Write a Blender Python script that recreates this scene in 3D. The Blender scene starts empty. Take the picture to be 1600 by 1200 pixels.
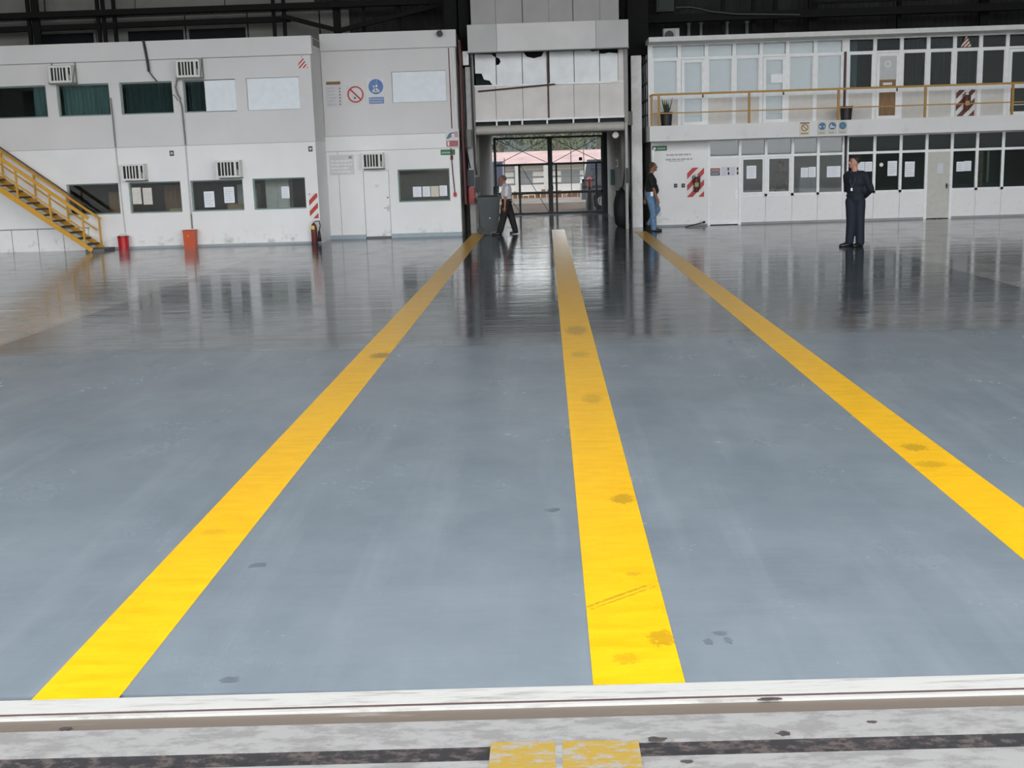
import bpy, bmesh, math, random
from mathutils import Vector, Matrix
random.seed(7)
scene = bpy.context.scene
C = scene.collection

# ------------------------------------------------------------------ camera, sky, exposure
RV = Vector((0.9991553, 0.02738688, -0.03063747))
UV = Vector((0.02494391, 0.1882974, 0.98179524))
FV = Vector((-0.03265726, 0.98173013, -0.18745521))
CAMZ = 2.1
FPX = 1850.0
cam = bpy.data.cameras.new('camera')
cam.sensor_width = 36.0
cam.lens = FPX / 1600.0 * 36.0
cam.clip_end = 900
camo = bpy.data.objects.new('camera', cam)
C.objects.link(camo)
camo.matrix_world = Matrix(((RV.x, UV.x, -FV.x, 0), (RV.y, UV.y, -FV.y, 0), (RV.z, UV.z, -FV.z, CAMZ), (0, 0, 0, 1)))
scene.camera = camo

world = bpy.data.worlds.new('overcast_sky')
scene.world = world
world.use_nodes = True
bg = world.node_tree.nodes['Background']
bg.inputs[0].default_value = (0.93, 0.965, 1.0, 1)
bg.inputs[1].default_value = 1.0
vs = scene.view_settings
vs.view_transform = 'Standard'
vs.look = 'None'
vs.gamma = 1.0
vs.use_curve_mapping = False
vs.exposure = 2.22
scene.cycles.use_denoising = True
scene.cycles.max_bounces = 8
scene.cycles.diffuse_bounces = 5
scene.cycles.transparent_max_bounces = 16

# planes of the place (metres; x right, y into the hangar, z up)
YA, YB, YC, YF, YP, YG, YBACK = 31.9, 33.4, 34.8, 33.9, 34.4, 44.5, 38.0

def PX(px, py, Y):
    d = FV + RV * ((px - 800) / FPX) - UV * ((py - 600) / FPX)
    t = Y / d.y
    return d.x * t, d.z * t + CAMZ
def PA(px, py, Y=YA):
    x, z = PX(px, py, Y)
    return x, z - 0.0305 * (x + 10.2)
def PC(px, py, Y=YC):
    x, z = PX(px, py, Y)
    return x, z + 0.0175 * (x - 8.0)

# ------------------------------------------------------------------ materials
MATS = {}
def new_mat(name):
    m = bpy.data.materials.new(name)
    m.use_nodes = True
    nt = m.node_tree
    return m, nt, nt.nodes['Principled BSDF']
def pmat(name, col, rough=0.6, metal=0.0, var=0.06, scale=6.0, bump=0.0, bscale=40.0, spec=0.5, emit=None, estr=0.0, stretch=(1, 1, 1)):
    if name in MATS: return MATS[name]
    m, nt, b = new_mat(name)
    N, L = nt.nodes, nt.links
    tc = N.new('ShaderNodeTexCoord')
    mp = N.new('ShaderNodeMapping')
    mp.inputs['Scale'].default_value = stretch
    L.new(tc.outputs['Object'], mp.inputs['Vector'])
    no = N.new('ShaderNodeTexNoise')
    no.inputs['Scale'].default_value = scale
    no.inputs['Detail'].default_value = 5
    L.new(mp.outputs[0], no.inputs['Vector'])
    cr = N.new('ShaderNodeValToRGB')
    cr.color_ramp.elements[0].position = 0.3
    cr.color_ramp.elements[1].position = 0.7
    cr.color_ramp.elements[0].color = tuple(max(0, c * (1 - var)) for c in col) + (1,)
    cr.color_ramp.elements[1].color = tuple(min(1, c * (1 + var)) for c in col) + (1,)
    L.new(no.outputs['Fac'], cr.inputs[0])
    L.new(cr.outputs[0], b.inputs['Base Color'])
    b.inputs['Roughness'].default_value = rough
    b.inputs['Metallic'].default_value = metal
    b.inputs['Specular IOR Level'].default_value = spec
    if bump:
        n2 = N.new('ShaderNodeTexNoise')
        n2.inputs['Scale'].default_value = bscale
        n2.inputs['Detail'].default_value = 4
        L.new(mp.outputs[0], n2.inputs['Vector'])
        bp = N.new('ShaderNodeBump')
        bp.inputs['Strength'].default_value = bump
        bp.inputs['Distance'].default_value = 0.01
        L.new(n2.outputs['Fac'], bp.inputs['Height'])
        L.new(bp.outputs[0], b.inputs['Normal'])
    if emit:
        b.inputs['Emission Color'].default_value = tuple(emit) + (1,)
        b.inputs['Emission Strength'].default_value = estr
    MATS[name] = m
    return m

def glass_mat(name, tint=(0.90, 0.93, 0.925), ior=1.34):
    m = bpy.data.materials.new(name)
    m.use_nodes = True
    N, L = m.node_tree.nodes, m.node_tree.links
    N.remove(N['Principled BSDF'])
    tr = N.new('ShaderNodeBsdfTransparent'); tr.inputs[0].default_value = tint + (1,)
    gl = N.new('ShaderNodeBsdfGlossy'); gl.inputs['Roughness'].default_value = 0.02
    fr = N.new('ShaderNodeFresnel'); fr.inputs[0].default_value = ior
    mx = N.new('ShaderNodeMixShader')
    L.new(fr.outputs[0], mx.inputs[0]); L.new(tr.outputs[0], mx.inputs[1]); L.new(gl.outputs[0], mx.inputs[2])
    L.new(mx.outputs[0], N['Material Output'].inputs[0])
    MATS[name] = m
    return m

def weathered_wall(name, col, dirt=(0.35, 0.33, 0.3), dz=0.55, amount=0.75):
    """painted wall: faint blotches, scuffs and splash dirt near the floor"""
    m, nt, b = new_mat(name)
    N, L = nt.nodes, nt.links
    tc = N.new('ShaderNodeTexCoord')
    n1 = N.new('ShaderNodeTexNoise'); n1.inputs['Scale'].default_value = 0.9; n1.inputs['Detail'].default_value = 6
    L.new(tc.outputs['Object'], n1.inputs['Vector'])
    cr = N.new('ShaderNodeValToRGB')
    cr.color_ramp.elements[0].position = 0.3; cr.color_ramp.elements[1].position = 0.7
    cr.color_ramp.elements[0].color = tuple(c * 0.955 for c in col) + (1,)
    cr.color_ramp.elements[1].color = tuple(min(1, c * 1.03) for c in col) + (1,)
    L.new(n1.outputs['Fac'], cr.inputs[0])
    n2 = N.new('ShaderNodeTexNoise'); n2.inputs['Scale'].default_value = 3.2; n2.inputs['Detail'].default_value = 9; n2.inputs['Roughness'].default_value = 0.7
    L.new(tc.outputs['Object'], n2.inputs['Vector'])
    r2 = N.new('ShaderNodeValToRGB'); r2.color_ramp.elements[0].position = 0.54; r2.color_ramp.elements[1].position = 0.70
    L.new(n2.outputs['Fac'], r2.inputs[0])
    sp = N.new('ShaderNodeSeparateXYZ'); L.new(tc.outputs['Object'], sp.inputs[0])
    mr = N.new('ShaderNodeMapRange'); mr.inputs['From Min'].default_value = 0.0; mr.inputs['From Max'].default_value = dz
    mr.inputs['To Min'].default_value = amount; mr.inputs['To Max'].default_value = 0.0
    L.new(sp.outputs['Z'], mr.inputs[0])
    mu = N.new('ShaderNodeMath'); mu.operation = 'MULTIPLY'
    L.new(r2.outputs[0], mu.inputs[0]); L.new(mr.outputs[0], mu.inputs[1])
    mx = N.new('ShaderNodeMix'); mx.data_type = 'RGBA'
    L.new(mu.outputs[0], mx.inputs[0]); L.new(cr.outputs[0], mx.inputs[6]); mx.inputs[7].default_value = dirt + (1,)
    L.new(mx.outputs[2], b.inputs['Base Color'])
    b.inputs['Roughness'].default_value = 0.55
    b.inputs['Specular IOR Level'].default_value = 0.3
    MATS[name] = m
    return m

def corrugated(name, col, pitch=0.18):
    m, nt, b = new_mat(name)
    N, L = nt.nodes, nt.links
    tc = N.new('ShaderNodeTexCoord')
    wv = N.new('ShaderNodeTexWave'); wv.wave_type = 'BANDS'; wv.bands_direction = 'X'
    wv.inputs['Scale'].default_value = 0.314 / pitch
    L.new(tc.outputs['Object'], wv.inputs['Vector'])
    bp = N.new('ShaderNodeBump'); bp.inputs['Strength'].default_value = 0.8; bp.inputs['Distance'].default_value = 0.04
    L.new(wv.outputs['Fac'], bp.inputs['Height']); L.new(bp.outputs[0], b.inputs['Normal'])
    no = N.new('ShaderNodeTexNoise'); no.inputs['Scale'].default_value = 1.2; no.inputs['Detail'].default_value = 6
    L.new(tc.outputs['Object'], no.inputs['Vector'])
    cr = N.new('ShaderNodeValToRGB')
    cr.color_ramp.elements[0].color = tuple(c * 0.6 for c in col) + (1,); cr.color_ramp.elements[1].color = tuple(c * 1.4 for c in col) + (1,)
    L.new(no.outputs['Fac'], cr.inputs[0]); L.new(cr.outputs[0], b.inputs['Base Color'])
    b.inputs['Roughness'].default_value = 0.7
    b.inputs['Specular IOR Level'].default_value = 0.05
    MATS[name] = m
    return m

def floor_material():
    """glossy grey-blue floor paint; lighter and rougher towards the doorway; bare sealed concrete outside the painted lane"""
    m, nt, b = new_mat('floor_paint')
    N, L = nt.nodes, nt.links
    def math_(op, a, bb=None, clamp=False):
        n = N.new('ShaderNodeMath'); n.operation = op; n.use_clamp = clamp
        for i, v in enumerate((a, bb)):
            if isinstance(v, (int, float)): n.inputs[i].default_value = v
            elif v is not None: L.new(v, n.inputs[i])
        return n.outputs[0]
    def noise(scale, detail, rough=0.5, st=(1, 1, 1), rot=0.0):
        mp = N.new('ShaderNodeMapping'); mp.inputs['Scale'].default_value = st; mp.inputs['Rotation'].default_value = (0, 0, rot)
        L.new(tc.outputs['Object'], mp.inputs['Vector'])
        n = N.new('ShaderNodeTexNoise'); n.inputs['Scale'].default_value = scale; n.inputs['Detail'].default_value = detail; n.inputs['Roughness'].default_value = rough
        L.new(mp.outputs[0], n.inputs['Vector'])
        return n.outputs['Fac']
    def ramp(v, p0, p1):
        mr = N.new('ShaderNodeMapRange'); mr.inputs['From Min'].default_value = p0; mr.inputs['From Max'].default_value = p1
        L.new(v, mr.inputs[0]); return mr.outputs[0]
    def mix(f, a, bcol):
        mx = N.new('ShaderNodeMix'); mx.data_type = 'RGBA'
        if isinstance(f, (int, float)): mx.inputs[0].default_value = f
        else: L.new(f, mx.inputs[0])
        for i, v in ((6, a), (7, bcol)):
            if isinstance(v, tuple): mx.inputs[i].default_value = v + (1,)
            else: L.new(v, mx.inputs[i])
        return mx.outputs[2]
    tc = N.new('ShaderNodeTexCoord')
    sp = N.new('ShaderNodeSeparateXYZ'); L.new(tc.outputs['Object'], sp.inputs[0])
    X, Y = sp.outputs['X'], sp.outputs['Y']
    big = noise(0.35, 5)
    base = mix(ramp(big, 0.3, 0.7), (0.068, 0.078, 0.086), (0.088, 0.100, 0.110))
    scuff = ramp(noise(1.3, 10, 0.70, (1.15, 0.8, 1), 0.5), 0.46, 0.84)
    fine = ramp(noise(30, 4, 0.6), 0.62, 0.75)
    near_zone = ramp(math_('ADD', Y, math_('MULTIPLY', noise(0.7, 4, 0.5, (0.35, 1, 1)), 1.8)), 14.95, 14.35)   # lighter, rougher zone near the doorway
    sc = math_('MULTIPLY', scuff, math_('ADD', math_('MULTIPLY', near_zone, 0.24), 0.06))
    base = mix(sc, base, (0.27, 0.305, 0.335))
    base = mix(math_('MULTIPLY', fine, math_('MULTIPLY', near_zone, 0.05)), base, (0.42, 0.44, 0.45))
    base = mix(math_('MULTIPLY', near_zone, 0.68), base, (0.180, 0.216, 0.246))
    cloud = ramp(noise(0.9, 8, 0.62, (1.1, 0.8, 1), 0.3), 0.38, 0.70)
    base = mix(math_('MULTIPLY', cloud, math_('ADD', math_('MULTIPLY', near_zone, 0.30), 0.05)), base, (0.265, 0.295, 0.320))
    streak = ramp(noise(2.2, 6, 0.6, (1.5, 0.10, 1), -0.06), 0.52, 0.72)
    base = mix(math_('MULTIPLY', streak, math_('MULTIPLY', near_zone, 0.22)), base, (0.29, 0.32, 0.345))
    spots = ramp(noise(4.5, 6, 0.65, (0.7, 1.2, 1)), 0.72, 0.80)
    base = mix(math_('MULTIPLY', spots, 0.35), base, (0.06, 0.07, 0.085))
    # bare light zone beyond the paint edge at both sides
    bare = math_('MAXIMUM', math_('LESS_THAN', X, -6.85), math_('GREATER_THAN', X, 6.95))
    conc = mix(ramp(noise(1.1, 6), 0.3, 0.7), (0.27, 0.27, 0.262), (0.33, 0.33, 0.32))
    base = mix(bare, base, conc)
    joint = math_('LESS_THAN', math_('ABSOLUTE', math_('SUBTRACT', math_('ABSOLUTE', X), 6.9)), 0.02)
    base = mix(math_('MULTIPLY', joint, 0.6), base, (0.1, 0.1, 0.1))
    L.new(base, b.inputs['Base Color'])
    rough = math_('ADD', math_('MULTIPLY', near_zone, 0.13), math_('ADD', 0.095, math_('MULTIPLY', scuff, 0.12)))
    L.new(rough, b.inputs['Roughness'])
    b.inputs['Specular IOR Level'].default_value = 0.17
    bp = N.new('ShaderNodeBump'); bp.inputs['Strength'].default_value = 0.36; bp.inputs['Distance'].default_value = 0.02
    L.new(noise(1.3, 4, 0.6, (0.35, 1.7, 1)), bp.inputs['Height'])
    L.new(bp.outputs[0], b.inputs['Normal'])
    MATS['floor_paint'] = m
    return m

def line_material(name, marks):
    """yellow floor paint with worn grain; marks = (x, y, rx, ry, strength, angle) tyre and boot stains of their own shape"""
    m, nt, b = new_mat(name)
    N, L = nt.nodes, nt.links
    tc = N.new('ShaderNodeTexCoord')
    def mth(op, a, bb=None):
        n = N.new('ShaderNodeMath'); n.operation = op
        for i, v in enumerate((a, bb)):
            if isinstance(v, (int, float)): n.inputs[i].default_value = v
            elif v is not None: L.new(v, n.inputs[i])
        return n.outputs[0]
    no = N.new('ShaderNodeTexNoise'); no.inputs['Scale'].default_value = 5; no.inputs['Detail'].default_value = 10; no.inputs['Roughness'].default_value = 0.7
    mpy = N.new('ShaderNodeMapping'); mpy.inputs['Scale'].default_value = (0.6, 2.0, 1); mpy.inputs['Rotation'].default_value = (0, 0, 0.25)
    L.new(tc.outputs['Object'], mpy.inputs['Vector']); L.new(mpy.outputs[0], no.inputs['Vector'])
    cr = N.new('ShaderNodeValToRGB'); cr.color_ramp.elements[0].position = 0.28; cr.color_ramp.elements[1].position = 0.62
    cr.color_ramp.elements[0].color = (0.64, 0.335, 0.004, 1); cr.color_ramp.elements[1].color = (0.80, 0.445, 0.010, 1)
    L.new(no.outputs['Fac'], cr.inputs[0])
    colr = cr.outputs[0]
    nb = N.new('ShaderNodeTexNoise'); nb.inputs['Scale'].default_value = 34; nb.inputs['Detail'].default_value = 8; nb.inputs['Roughness'].default_value = 0.75
    L.new(tc.outputs['Object'], nb.inputs['Vector'])
    for (x, y, rx, ry, s, a) in marks:
        mp = N.new('ShaderNodeMapping'); mp.vector_type = 'TEXTURE'
        mp.inputs['Location'].default_value = (x, y, 0); mp.inputs['Rotation'].default_value = (0, 0, a); mp.inputs['Scale'].default_value = (rx, ry, 1)
        L.new(tc.outputs['Object'], mp.inputs['Vector'])
        s2 = N.new('ShaderNodeSeparateXYZ'); L.new(mp.outputs[0], s2.inputs[0])
        d = mth('ADD', mth('MULTIPLY', s2.outputs[0], s2.outputs[0]), mth('MULTIPLY', s2.outputs[1], s2.outputs[1]))
        d = mth('ADD', d, mth('MULTIPLY', mth('SUBTRACT', nb.outputs['Fac'], 0.5), 4.5))
        f = mth('MULTIPLY', mth('LESS_THAN', d, 0.6), s * 0.95)
        mx = N.new('ShaderNodeMix'); mx.data_type = 'RGBA'
        L.new(f, mx.inputs[0]); L.new(colr, mx.inputs[6]); mx.inputs[7].default_value = (0.16, 0.10, 0.012, 1)
        colr = mx.outputs[2]
    L.new(colr, b.inputs['Base Color'])
    b.inputs['Roughness'].default_value = 0.30
    b.inputs['Specular IOR Level'].default_value = 0.25
    bp = N.new('ShaderNodeBump'); bp.inputs['Strength'].default_value = 0.12; bp.inputs['Distance'].default_value = 0.01
    n3 = N.new('ShaderNodeTexNoise'); n3.inputs['Scale'].default_value = 5; L.new(tc.outputs['Object'], n3.inputs['Vector'])
    L.new(n3.outputs['Fac'], bp.inputs['Height']); L.new(bp.outputs[0], b.inputs['Normal'])
    MATS[name] = m
    return m

def worn_strip(name, top, under, pos, scale=3.0, st=(0.6, 3, 1), rough=0.6):
    """paint worn off in patches over what lies under it"""
    m, nt, b = new_mat(name)
    N, L = nt.nodes, nt.links
    tc = N.new('ShaderNodeTexCoord'); mp = N.new('ShaderNodeMapping'); mp.inputs['Scale'].default_value = st
    L.new(tc.outputs['Object'], mp.inputs['Vector'])
    n = N.new('ShaderNodeTexNoise'); n.inputs['Scale'].default_value = scale; n.inputs['Detail'].default_value = 10; n.inputs['Roughness'].default_value = 0.72
    L.new(mp.outputs[0], n.inputs['Vector'])
    r = N.new('ShaderNodeValToRGB'); r.color_ramp.elements[0].position = pos - 0.04; r.color_ramp.elements[1].position = pos + 0.06
    r.color_ramp.elements[0].color = under + (1,); r.color_ramp.elements[1].color = top + (1,)
    L.new(n.outputs['Fac'], r.inputs[0]); L.new(r.outputs[0], b.inputs['Base Color'])
    b.inputs['Roughness'].default_value = rough
    bp = N.new('ShaderNodeBump'); bp.inputs['Strength'].default_value = 0.5; bp.inputs['Distance'].default_value = 0.006
    L.new(n.outputs['Fac'], bp.inputs['Height']); L.new(bp.outputs[0], b.inputs['Normal'])
    MATS[name] = m
    return m

WHITE_LOW = weathered_wall('white_wall_paint', (0.87, 0.86, 0.85))
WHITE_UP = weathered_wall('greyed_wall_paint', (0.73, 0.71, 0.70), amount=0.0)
SLABW = weathered_wall('slab_paint', (0.80, 0.785, 0.77), dz=0.5, amount=0.25)
WHITE_C = weathered_wall('office_wall_paint', (0.84, 0.83, 0.815), dz=0.7, amount=0.9)
FRAME = pmat('white_frame_paint', (0.88, 0.88, 0.87), 0.45)
BEIGE = pmat('beige_panel', (0.55, 0.525, 0.48), 0.6)
GLASS = glass_mat('window_glass')
DARKGLASS = glass_mat('green_tinted_glass', (0.66, 0.75, 0.73))
CLEARGLASS = glass_mat('reflecting_glass', (0.88, 0.91, 0.905), 1.5)
BLACKGLASS = glass_mat('dark_office_glass', (0.60, 0.68, 0.66), 1.17)
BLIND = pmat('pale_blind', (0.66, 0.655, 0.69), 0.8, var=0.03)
BOARD = pmat('white_window_board', (0.86, 0.90, 0.93), 0.7, var=0.03)
PAPER = pmat('paper', (0.86, 0.88, 0.92), 0.8, var=0.02)
INK = pmat('print_grey', (0.30, 0.31, 0.34), 0.8)
BLACK = pmat('black_plastic', (0.018, 0.018, 0.02), 0.5)
DARKST = pmat('dark_steel', (0.014, 0.0145, 0.0135), 0.7, spec=0.1)
GATEST = pmat('gate_steel', (0.05, 0.058, 0.06), 0.5)
YELLOW = pmat('yellow_rail_paint', (0.66, 0.33, 0.020), 0.45)
OCHRE = pmat('ochre_rail_paint', (0.42, 0.215, 0.03), 0.5)
RED = pmat('red_sign_paint', (0.50, 0.035, 0.03), 0.5)
DRED = pmat('dark_red_paint', (0.13, 0.018, 0.015), 0.5)
BLUE = pmat('blue_sign_paint', (0.10, 0.20, 0.46), 0.5)
TEALB = pmat('teal_blue_sign', (0.055, 0.17, 0.28), 0.5)
GREEN = pmat('green_sign_paint', (0.03, 0.14, 0.065), 0.5)
CREAM = pmat('cream_sign', (0.72, 0.64, 0.50), 0.6)
BROWN = pmat('brown_sign', (0.25, 0.13, 0.04), 0.6)
ACW = pmat('aircon_casing', (0.74, 0.74, 0.70), 0.5)
ACD = pmat('aircon_dark', (0.035, 0.03, 0.028), 0.7)
GALV = pmat('galvanised_steel', (0.42, 0.43, 0.43), 0.45, 0.6)
CORR = corrugated('corrugated_dark_wall', (0.045, 0.046, 0.043))
GREYPANEL = pmat('grey_upper_panel', (0.27, 0.265, 0.245), 0.85, var=0.12, scale=1.0, spec=0.1)
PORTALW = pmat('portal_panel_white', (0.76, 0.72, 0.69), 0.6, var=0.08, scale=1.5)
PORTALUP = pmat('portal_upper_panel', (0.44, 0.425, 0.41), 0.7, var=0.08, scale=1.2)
SHEET = pmat('sheet_metal_white', (0.69, 0.67, 0.66), 0.4, var=0.07, scale=1.2, bump=0.4, bscale=1.6)
CONCWALL = pmat('stained_concrete', (0.27, 0.26, 0.24), 0.8, var=0.25, scale=2.5, stretch=(2, 2, 0.5))
CEILC = pmat('concrete_soffit', (0.22, 0.215, 0.20), 0.85)
WOOD = pmat('brown_wood', (0.23, 0.12, 0.045), 0.55, var=0.2, scale=4, stretch=(6, 6, 0.7))
CURT = pmat('grey_green_curtain', (0.11, 0.145, 0.15), 0.9, var=0.2, scale=5, stretch=(4, 1, 0.2))
SKIN = pmat('skin', (0.36, 0.18, 0.115), 0.5, var=0.05)
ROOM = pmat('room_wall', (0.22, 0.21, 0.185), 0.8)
ROOMF = pmat('room_floor', (0.20, 0.17, 0.14), 0.7)

# ------------------------------------------------------------------ mesh builder
PRINTS = {'print', 'lettering', 'caption', 'side_lettering', 'text_line', 'documents', 'door_text', 'red_marks', 'red_caption'}
class MB:
    def __init__(s): s.v = []; s.f = []
    def box(s, x0, x1, y0, y1, z0, z1):
        b = len(s.v)
        s.v += [(x0, y0, z0), (x1, y0, z0), (x1, y1, z0), (x0, y1, z0), (x0, y0, z1), (x1, y0, z1), (x1, y1, z1), (x0, y1, z1)]
        s.f += [tuple(b + i for i in q) for q in ((0, 3, 2, 1), (4, 5, 6, 7), (0, 1, 5, 4), (1, 2, 6, 5), (2, 3, 7, 6), (3, 0, 4, 7))]
        return s
    def hexa(s, p):
        b = len(s.v); s.v += [tuple(q) for q in p]
        s.f += [tuple(b + i for i in q) for q in ((0, 3, 2, 1), (4, 5, 6, 7), (0, 1, 5, 4), (1, 2, 6, 5), (2, 3, 7, 6), (3, 0, 4, 7))]
        return s
    def tube(s, pts, r, n=8, r1=None):
        pts = [Vector(p) for p in pts]; b0 = len(s.v); k = len(pts)
        for i, p in enumerate(pts):
            d = (pts[min(i + 1, k - 1)] - pts[max(i - 1, 0)]).normalized()
            a = Vector((0, 0, 1)) if abs(d.z) < 0.9 else Vector((1, 0, 0))
            u = d.cross(a).normalized(); w = d.cross(u)
            rr = r if r1 is None else r + (r1 - r) * i / (k - 1)
            for j in range(n):
                t = 2 * math.pi * (j + 0.5) / n
                s.v.append(tuple(p + u * (rr * math.cos(t)) + w * (rr * math.sin(t))))
        for i in range(k - 1):
            for j in range(n):
                a0 = b0 + i * n + j; a1 = b0 + i * n + (j + 1) % n
                s.f.append((a0, a1, a1 + n, a0 + n))
        s.f.append(tuple(b0 + j for j in range(n))[::-1]); s.f.append(tuple(b0 + (k - 1) * n + j for j in range(n)))
        return s
    def beam(s, p0, p1, w, h):
        """square bar from p0 to p1, w across (horizontal), h in the upright direction"""
        p0, p1 = Vector(p0), Vector(p1); d = (p1 - p0).normalized()
        a = Vector((0, 0, 1)) if abs(d.z) < 0.95 else Vector((0, 1, 0))
        u = d.cross(a).normalized() * (w / 2); q = u.cross(d).normalized() * (h / 2)
        return s.hexa([p0 - u - q, p0 + u - q, p1 + u - q, p1 - u - q, p0 - u + q, p0 + u + q, p1 + u + q, p1 - u + q])
    def lathe(s, cx, cy, prof, n=16):
        b0 = len(s.v); k = len(prof)
        for (r, z) in prof:
            for j in range(n):
                t = 2 * math.pi * j / n
                s.v.append((cx + r * math.cos(t), cy + r * math.sin(t), z))
        for i in range(k - 1):
            for j in range(n):
                a0 = b0 + i * n + j; a1 = b0 + i * n + (j + 1) % n
                s.f.append((a0, a1, a1 + n, a0 + n))
        s.f.append(tuple(b0 + j for j in range(n))[::-1]); s.f.append(tuple(b0 + (k - 1) * n + j for j in range(n)))
        return s
    def prism(s, pts, y0, y1):
        """polygon in the x-z plane extruded from y0 (front) to y1 (back)"""
        b = len(s.v); n = len(pts)
        s.v += [(x, y0, z) for x, z in pts] + [(x, y1, z) for x, z in pts]
        s.f.append(tuple(b + i for i in range(n))); s.f.append(tuple(b + n + i for i in range(n))[::-1])
        for i in range(n):
            j = (i + 1) % n
            s.f.append((b + i, b + n + i, b + n + j, b + j))
        return s
    def ring(s, cx, cz, r0, r1, y0, y1, n=24):
        for i in range(n):
            a, c = 2 * math.pi * i / n, 2 * math.pi * (i + 1) / n
            s.prism([(cx + r0 * math.cos(a), cz + r0 * math.sin(a)), (cx + r1 * math.cos(a), cz + r1 * math.sin(a)),
                     (cx + r1 * math.cos(c), cz + r1 * math.sin(c)), (cx + r0 * math.cos(c), cz + r0 * math.sin(c))], y0, y1)
        return s
    def disc(s, cx, cz, r, y0, y1, n=24):
        return s.prism([(cx + r * math.cos(2 * math.pi * i / n), cz + r * math.sin(2 * math.pi * i / n)) for i in range(n)], y0, y1)
    def ellipsoid(s, c, r, nu=14, nv=10, M=None):
        b = len(s.v)
        pts = []
        for i in range(nv + 1):
            ph = math.pi * i / nv
            for j in range(nu):
                t = 2 * math.pi * j / nu
                p = Vector((r[0] * math.sin(ph) * math.cos(t), r[1] * math.sin(ph) * math.sin(t), r[2] * math.cos(ph)))
                if M is not None: p = M @ p
                pts.append(tuple(Vector(c) + p))
        s.v += pts
        for i in range(nv):
            for j in range(nu):
                a0 = b + i * nu + j; a1 = b + i * nu + (j + 1) % nu
                s.f.append((a0, a0 + nu, a1 + nu, a1))
        return s
    def build(s, name, mat, parent=None, smooth=False):
        off = Vector((0, 0, 0)); p = parent
        while p is not None: off += p.location; p = p.parent
        me = bpy.data.meshes.new(name)
        me.from_pydata([tuple(Vector(v) - off) for v in s.v], [], s.f)
        me.materials.append(mat)
        bm = bmesh.new(); bm.from_mesh(me); bmesh.ops.recalc_face_normals(bm, faces=bm.faces); bm.to_mesh(me); bm.free()
        if smooth: me.polygons.foreach_set('use_smooth', [True] * len(me.polygons))
        o = bpy.data.objects.new(name, me); C.objects.link(o)
        if parent is not None: o.parent = parent
        if parent is not None and name in PRINTS: o['kind'] = 'stuff'
        return o

def tag(o, label=None, cat=None, group=None, kind=None):
    if label: o['label'] = label
    if cat: o['category'] = cat
    if group: o['group'] = group
    if kind: o['kind'] = kind
    return o
def thing(name, label, cat, loc, group=None, kind=None):
    o = bpy.data.objects.new(name, None); C.objects.link(o)
    o.empty_display_size = 0.2
    o.location = loc
    return tag(o, label, cat, group, kind)
def struct(name, mb, mat, label=None, parent=None):
    o = mb.build(name, mat, parent)
    if parent is None: tag(o, label, None, None, 'structure')
    return o
def sthing(name, loc, label=None):
    o = bpy.data.objects.new(name, None); C.objects.link(o); o.location = loc; o.empty_display_size = 0.2
    return tag(o, label, None, None, 'structure')

def holed(mb, x0, x1, z0, z1, y0, y1, holes):
    """wall slab with rectangular openings (hx0, hx1, hz0, hz1)"""
    xs = sorted(set([x0, x1] + [h[0] for h in holes] + [h[1] for h in holes]))
    xs = [x for x in xs if x0 <= x <= x1]
    for a, b in zip(xs, xs[1:]):
        hh = sorted([(h[2], h[3]) for h in holes if h[0] <= a + 1e-6 and h[1] >= b - 1e-6])
        z = z0
        for h0, h1 in hh:
            if h0 > z + 1e-6: mb.box(a, b, y0, y1, z, min(h0, z1))
            z = max(z, h1)
        if z < z1 - 1e-6: mb.box(a, b, y0, y1, z, z1)
    return mb
def clip_poly(poly, a, b, c):
    """keep a*x+b*z<=c"""
    out = []
    for i in range(len(poly)):
        p, q = poly[i], poly[(i + 1) % len(poly)]
        dp, dq = a * p[0] + b * p[1] - c, a * q[0] + b * q[1] - c
        if dp <= 0: out.append(p)
        if dp * dq < 0:
            t = dp / (dp - dq); out.append((p[0] + (q[0] - p[0]) * t, p[1] + (q[1] - p[1]) * t))
    return out
def stripes(poly, pitch, width, phase=0.0):
    """diagonal bands (rising to the right) clipped to a convex outline"""
    mb = []; k = math.sqrt(0.5)
    ds = [k * (p[1] - p[0]) for p in poly]
    t = min(ds) + phase
    while t < max(ds):
        q = clip_poly(clip_poly(poly, k, -k, -t), -k, k, t + width)
        if len(q) >= 3: mb.append(q)
        t += pitch
    return mb
def rect(x0, x1, z0, z1): return [(x0, z0), (x1, z0), (x1, z1), (x0, z1)]
def letter_rows(mb, x0, x1, z0, z1, rows, y0, y1, fill=0.5, ragged=0.35):
    """lettering too small to read in the photograph: rows of word-length strokes"""
    rng = random.Random(int(abs(x0 * 1000 + z0 * 77)))
    h = (z1 - z0) / rows
    for i in range(rows):
        z = z1 - (i + 0.5) * h; x = x0; xe = x1 - rng.random() * ragged * (x1 - x0)
        while x < xe:
            wd = min((x1 - x0) * (0.08 + 0.14 * rng.random()), xe - x)
            if wd > 0.004: mb.box(x, x + wd, y0, y1, z - h * fill / 2, z + h * fill / 2)
            x += wd + (x1 - x0) * 0.03
    return mb

# ================================================================== THE SETTING
# ---- floor, threshold, apron
XL, XR = -26.0, 26.0
YT = 4.46                                              # inner edge of the door threshold
floor = struct('floor', MB().box(XL, XR, YT, YG, -0.25, 0.0), floor_material(), 'glossy grey-blue painted hangar floor with bare concrete side bays')

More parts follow.
